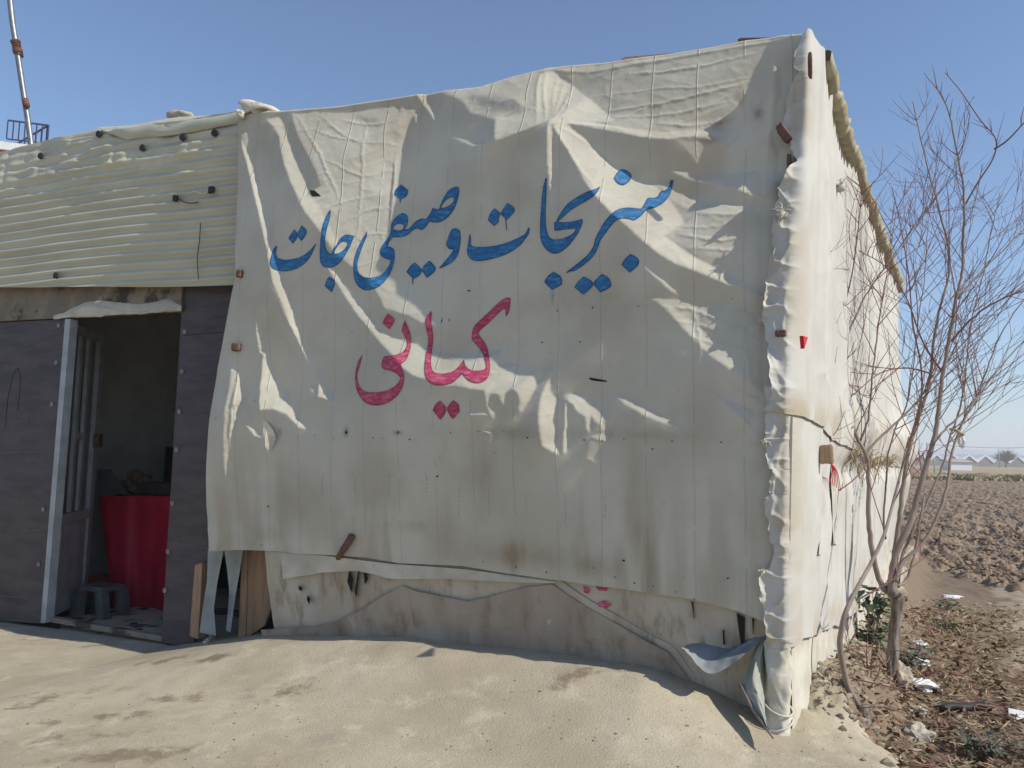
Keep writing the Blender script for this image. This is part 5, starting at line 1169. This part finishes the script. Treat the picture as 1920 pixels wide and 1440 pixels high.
def crumple(px, py, r, m, label, cat, seed, squash=(1.3, 1, .5), name='plastic_bag', lift=.3):
    b = groundpt(px, py); V, Fc = ICO[3]; k = 1+.45*vn(V[:, 0]*2.1+seed, V[:, 1]*2.1+V[:, 2]*1.7, seed)+.35*np.abs(vn(V[:, 0]*5+seed, V[:, 2]*5+V[:, 1]*4, seed+1))
    W = b+np.array([0, 0, r*squash[2]*lift])+V*k[:, None]*r*np.asarray(squash)
    return tag(link(name, W, Fc, m, None, False), label, cat)
crumple(1722, 1288, .10, PLASTIC, 'crumpled white plastic bag on the leaves right of the trunk', 'plastic bag', 2)
crumple(1722, 1244, .07, PLASTIC, 'small white plastic scrap behind the crumpled bag', 'plastic scrap', 3)
crumple(1722, 1208, .05, PLASTIC, 'tiny white wrapper among the dry grass left of the path', 'wrapper', 4)
crumple(1784, 1120, .07, PLASTIC, 'pale plastic scrap lying where the path meets the field', 'plastic scrap', 5, (1.6, 1, .3))
crumple(1690, 1288, .085, mat('pale_stone', (.45, .38, .29), (.36, .3, .23), 10, .9), 'rounded pale stone leaning on the tree trunk', 'stone', 6, (.8, .8, 1.1), 'stone', .8)
crumple(1720, 1385, .075, CONC, 'grey stone half sunk in the ditch below the black tube', 'stone', 7, (1.1, 1, .8), 'stone')
crumple(1722, 1340, .05, CONC, 'small grey stone in the leaves left of the black tube', 'stone', 8, (1.1, 1, .8), 'stone')
crumple(1575, 1345, .016, mat('dark_clod', (.14, .10, .075)), 'dark lump of dung on the packed earth beside the sapling', 'clod', 9, (1.2, 1, .8), 'dung')
b = groundpt(1912, 1352); tag(MB().add([b+np.array([-.10, -.04, .02]), b+np.array([.16, -.06, .015]), b+np.array([.18, .07, .03]), b+np.array([-.02, .09, .06]), b+np.array([.04, .0, .05])], [(0, 1, 4), (1, 2, 4), (2, 3, 4), (3, 0, 4)]).build('paper', PLASTIC), 'white sheet of paper on the dirt path at the edge of the picture', 'paper')
a_ = [groundpt(*q)+UP*.035 for q in ((1763,1340), (1785,1334), (1810,1336), (1832,1333), (1850,1330))]
tag(MB().tube(rs(a_, 30), np.r_[.012, np.linspace(.03, .028, 28), .02], 8).build('rubber_tube', BLACK, None, True), 'black rubber tube lying across the leaf litter', 'tube')
tag(MB().tube(rs([at(1782,805,6.1), at(1790,806,6.0), at(1800,811,5.98), at(1806,815,6.05)], 12), .012, 6).build('ribbon', DRY2, None, True), 'pale tape tied across two stems of the tree', 'ribbon')
V, Fc = ICO[3]; k = 1+.4*vn(V[:, 0]*3, V[:, 1]*3+V[:, 2]*2, 4)
tag(link('plastic_bag', at(1803, 827, 6.05)+V*k[:, None]*np.array([.025, .02, .05]), Fc, PLASTIC, None, False), 'scrap of white bag caught on a tree stem below the pale tape', 'plastic bag')
rng = random.Random(8); plm = mat('plaster', (.44, .39, .32), (.33, .28, .22), 12, .95)
for i in range(9):
    g = groundpt(382+rng.gauss(0, 11), 1196+rng.gauss(0, 5))
    tag(MB().blob(g+UP*.012, .018+.03*rng.random(), i, .55, 2).build('plaster_chunk', plm), 'crumbled plaster chunk at the foot of the narrow dark panel', 'rubble', 'plaster chunks by the dark panel')

# ------------------------------------------------------------------ far background
def span(x, y, wd, h, dp, m1, par):
    a = np.linspace(0, math.pi, 9); arc = [np.array([x+wd/2-math.cos(q)*wd/2, y, -.4+h*.45+math.sin(q)**.85*h*.55]) for q in a]
    return arc
ghs = thing('greenhouse', 'long row of gabled white greenhouses across the far side of the field', 'greenhouse', (245, 362, -.3))
for i in range(-3, 16):
    x = 196+i*7.6; pts = [np.array([x, 362, -.4]), np.array([x, 362, 1.3]), np.array([x+3.8, 362, 4.3]), np.array([x+7.6, 362, 1.3]), np.array([x+7.6, 362, -.4])]
    MB().prism([p+np.array([0, .3, 0]) for p in pts], pts).build('gable_end', GREENHG, ghs)
    rfp = [np.array([x+.0, 361.7, 1.4]), np.array([x+3.8, 361.7, 4.5]), np.array([x+7.58, 361.7, 1.4]), np.array([x+7.58, 361.7, 3.1]), np.array([x+3.8, 361.7, 5.3]), np.array([x+.0, 361.7, 3.1])]
    o = MB(); f0 = [p for p in rfp]; bk = [p+np.array([0, 40, 0]) for p in rfp]
    o.add(f0+bk, [(0, 1, 4, 5), (1, 2, 3, 4), (6, 11, 10, 7), (7, 10, 9, 8), (5, 4, 10, 11), (4, 3, 9, 10), (0, 6, 7, 1), (1, 7, 8, 2), (0, 5, 11, 6), (2, 8, 9, 3)]); o.build('roof', GREENH, ghs)
ft = thing('tree', 'distant bare tree in front of the far greenhouses', 'tree', at(1886, 873, 340)*np.array([1, 1, 0])-UP*.3)
rng = random.Random(71); b = np.array(ft.location); MB().tube([b, b+UP*1.5, b+UP*3], [.45, .35, .3], 6).build('trunk', BARK, ft, True); fc = MB()
for i in range(150):
    a = rng.uniform(0, 6.28); e = rng.uniform(.2, 1.4); d = np.array([math.cos(a)*math.cos(e), math.sin(a)*math.cos(e), math.sin(e)]); L = rng.uniform(2.5, 5.2)
    fc.tube([b+UP*2.2, b+UP*2.5+d*L*.5, b+UP*2.6+d*L*.95+UP*.6], [.10, .06, .03], 3, False)
    for j in range(5):
        q = b+UP*2.5+d*L*rng.uniform(.4, .9); d2 = d+np.array([rng.gauss(0, .6), rng.gauss(0, .6), rng.gauss(.2, .4)]); fc.tube([q, q+d2*rng.uniform(.8, 2)], [.05, .02], 3, False)
fc.build('crown', BARK, ft, True)
fr = thing('pylon', 'reddish steel lattice frame standing in the field behind the stems', 'steel frame', at(1716, 873, 70)*np.array([1, 1, 0])-UP*.3)
b = np.array(fr.location); m_ = MB()
for dx_ in (-.9, .9):
    for dy_ in (-.5, .5): m_.bar(b+np.array([dx_, dy_, 0]), b+np.array([dx_*.6, dy_*.6, 2.6]), .08, .08, np.array([1, 0, 0]))
for a, c in (((-.9, 0), (.7, 1.6)), ((.9, 0), (-.7, 1.6)), ((-.75, 1.2), (.6, 2.6)), ((.75, 1.2), (-.6, 2.6)), ((-.62, 2.5), (1.4, 2.9))): m_.bar(b+np.array([a[0], -.4, a[1]]), b+np.array([c[0], -.4, c[1]]), .07, .06, np.array([0, 1, 0]))
m_.build('frame', mat('red_steel', (.34, .12, .10), (.26, .1, .09), 4, .8), fr)
for px_, hh, lb in ((1752, 2.3, 'short pale post standing in the field left of the hut'), (1874, 4.5, 'slim pole in front of the far greenhouse row')):
    p = at(px_, 873, 110 if px_ < 1800 else 300); p[2] = -.3; tag(MB().tube([p, p+UP*hh*(1 if px_ < 1800 else 1.6)], .09 if px_ < 1800 else .18, 6).build('post', CONC, None, True), lb, 'post')
p = at(1792, 873, 170); p[2] = -.3
ht = thing('hut', 'small pale hut beside the far field edge', 'hut', p)
MB().box(p+UP*1.0, (1, 0, 0), (0, 1, 0), UP, (2.4, 2, 1.0)).build('wall', GREENH, ht); MB().box(p+UP*2.15, (1, 0, 0), (0, 1, .15), (0, -.15, 1), (2.7, 2.3, .1)).build('roof', CONC, ht)
for px_, py_, r_, d_, lb in ((1712, 880, 2.0, 78, 'brown heap of earth at the far edge of the field'), (1850, 876, 1.3, 86, 'low heap of soil behind the field on the right')):
    p = at(px_, py_, d_); p[2] = -.4; tag(MB().blob(p, r_, 4, .4, 3, (1.6, 1, .55)).build('earth_mound', SOIL, None, True), lb, 'mound')
wa, wb = at(1738, 833, 130), at(1990, 836, 150)
cb = thing('power_line', 'thin power cable strung on poles across the far field', 'power line', np.array([wa[0], wa[1], -.3]))
MB().tube([wa+(wb-wa)*q-UP*.5*math.sin(q*math.pi) for q in np.linspace(0, 1, 14)], .03, 4).build('cable', BLACK, cb, True)
for q in (wa, wb): MB().tube([q*np.array([1, 1, 0])-UP*.3, q+UP*.3], [.14, .1], 6).build('pole', CONC, cb, True)
# weedy strip and stubble beyond the field
mb = MB(); rng = random.Random(81)
for i in range(5200):
    y = rng.uniform(71, 100); x = y*rng.uniform(.42, .95); s_ = rng.uniform(.12, .5); a = rng.uniform(0, 3.14)
    c = np.array([x, y, -.28]); d = np.array([math.cos(a), math.sin(a), 0])*s_*.6; mb.add([c-d, c+d, c+d*.3+UP*s_, c-d*.6+UP*s_*.7], [(0, 1, 2, 3)])
tag(mb.build('dry_grass', mat('dry_weeds', (.33, .27, .15), (.23, .205, .10), .25, .95)), kind='stuff')

# ------------------------------------------------------------------ air
hz = bpy.data.materials.new('haze'); hz.use_nodes = True; t = hz.node_tree; t.nodes.remove(t.nodes['Principled BSDF'])
pv = t.nodes.new('ShaderNodeVolumePrincipled'); pv.inputs['Color'].default_value = (.86, .89, .95, 1); pv.inputs['Density'].default_value = HAZE; pv.inputs['Anisotropy'].default_value = .0
t.links.new(pv.outputs[0], t.nodes['Material Output'].inputs['Volume'])
o = MB().box((0, 650, 36), (1, 0, 0), (0, 1, 0), UP, (4300, 4100, 38.5)).build('haze', hz); tag(o, kind='stuff')
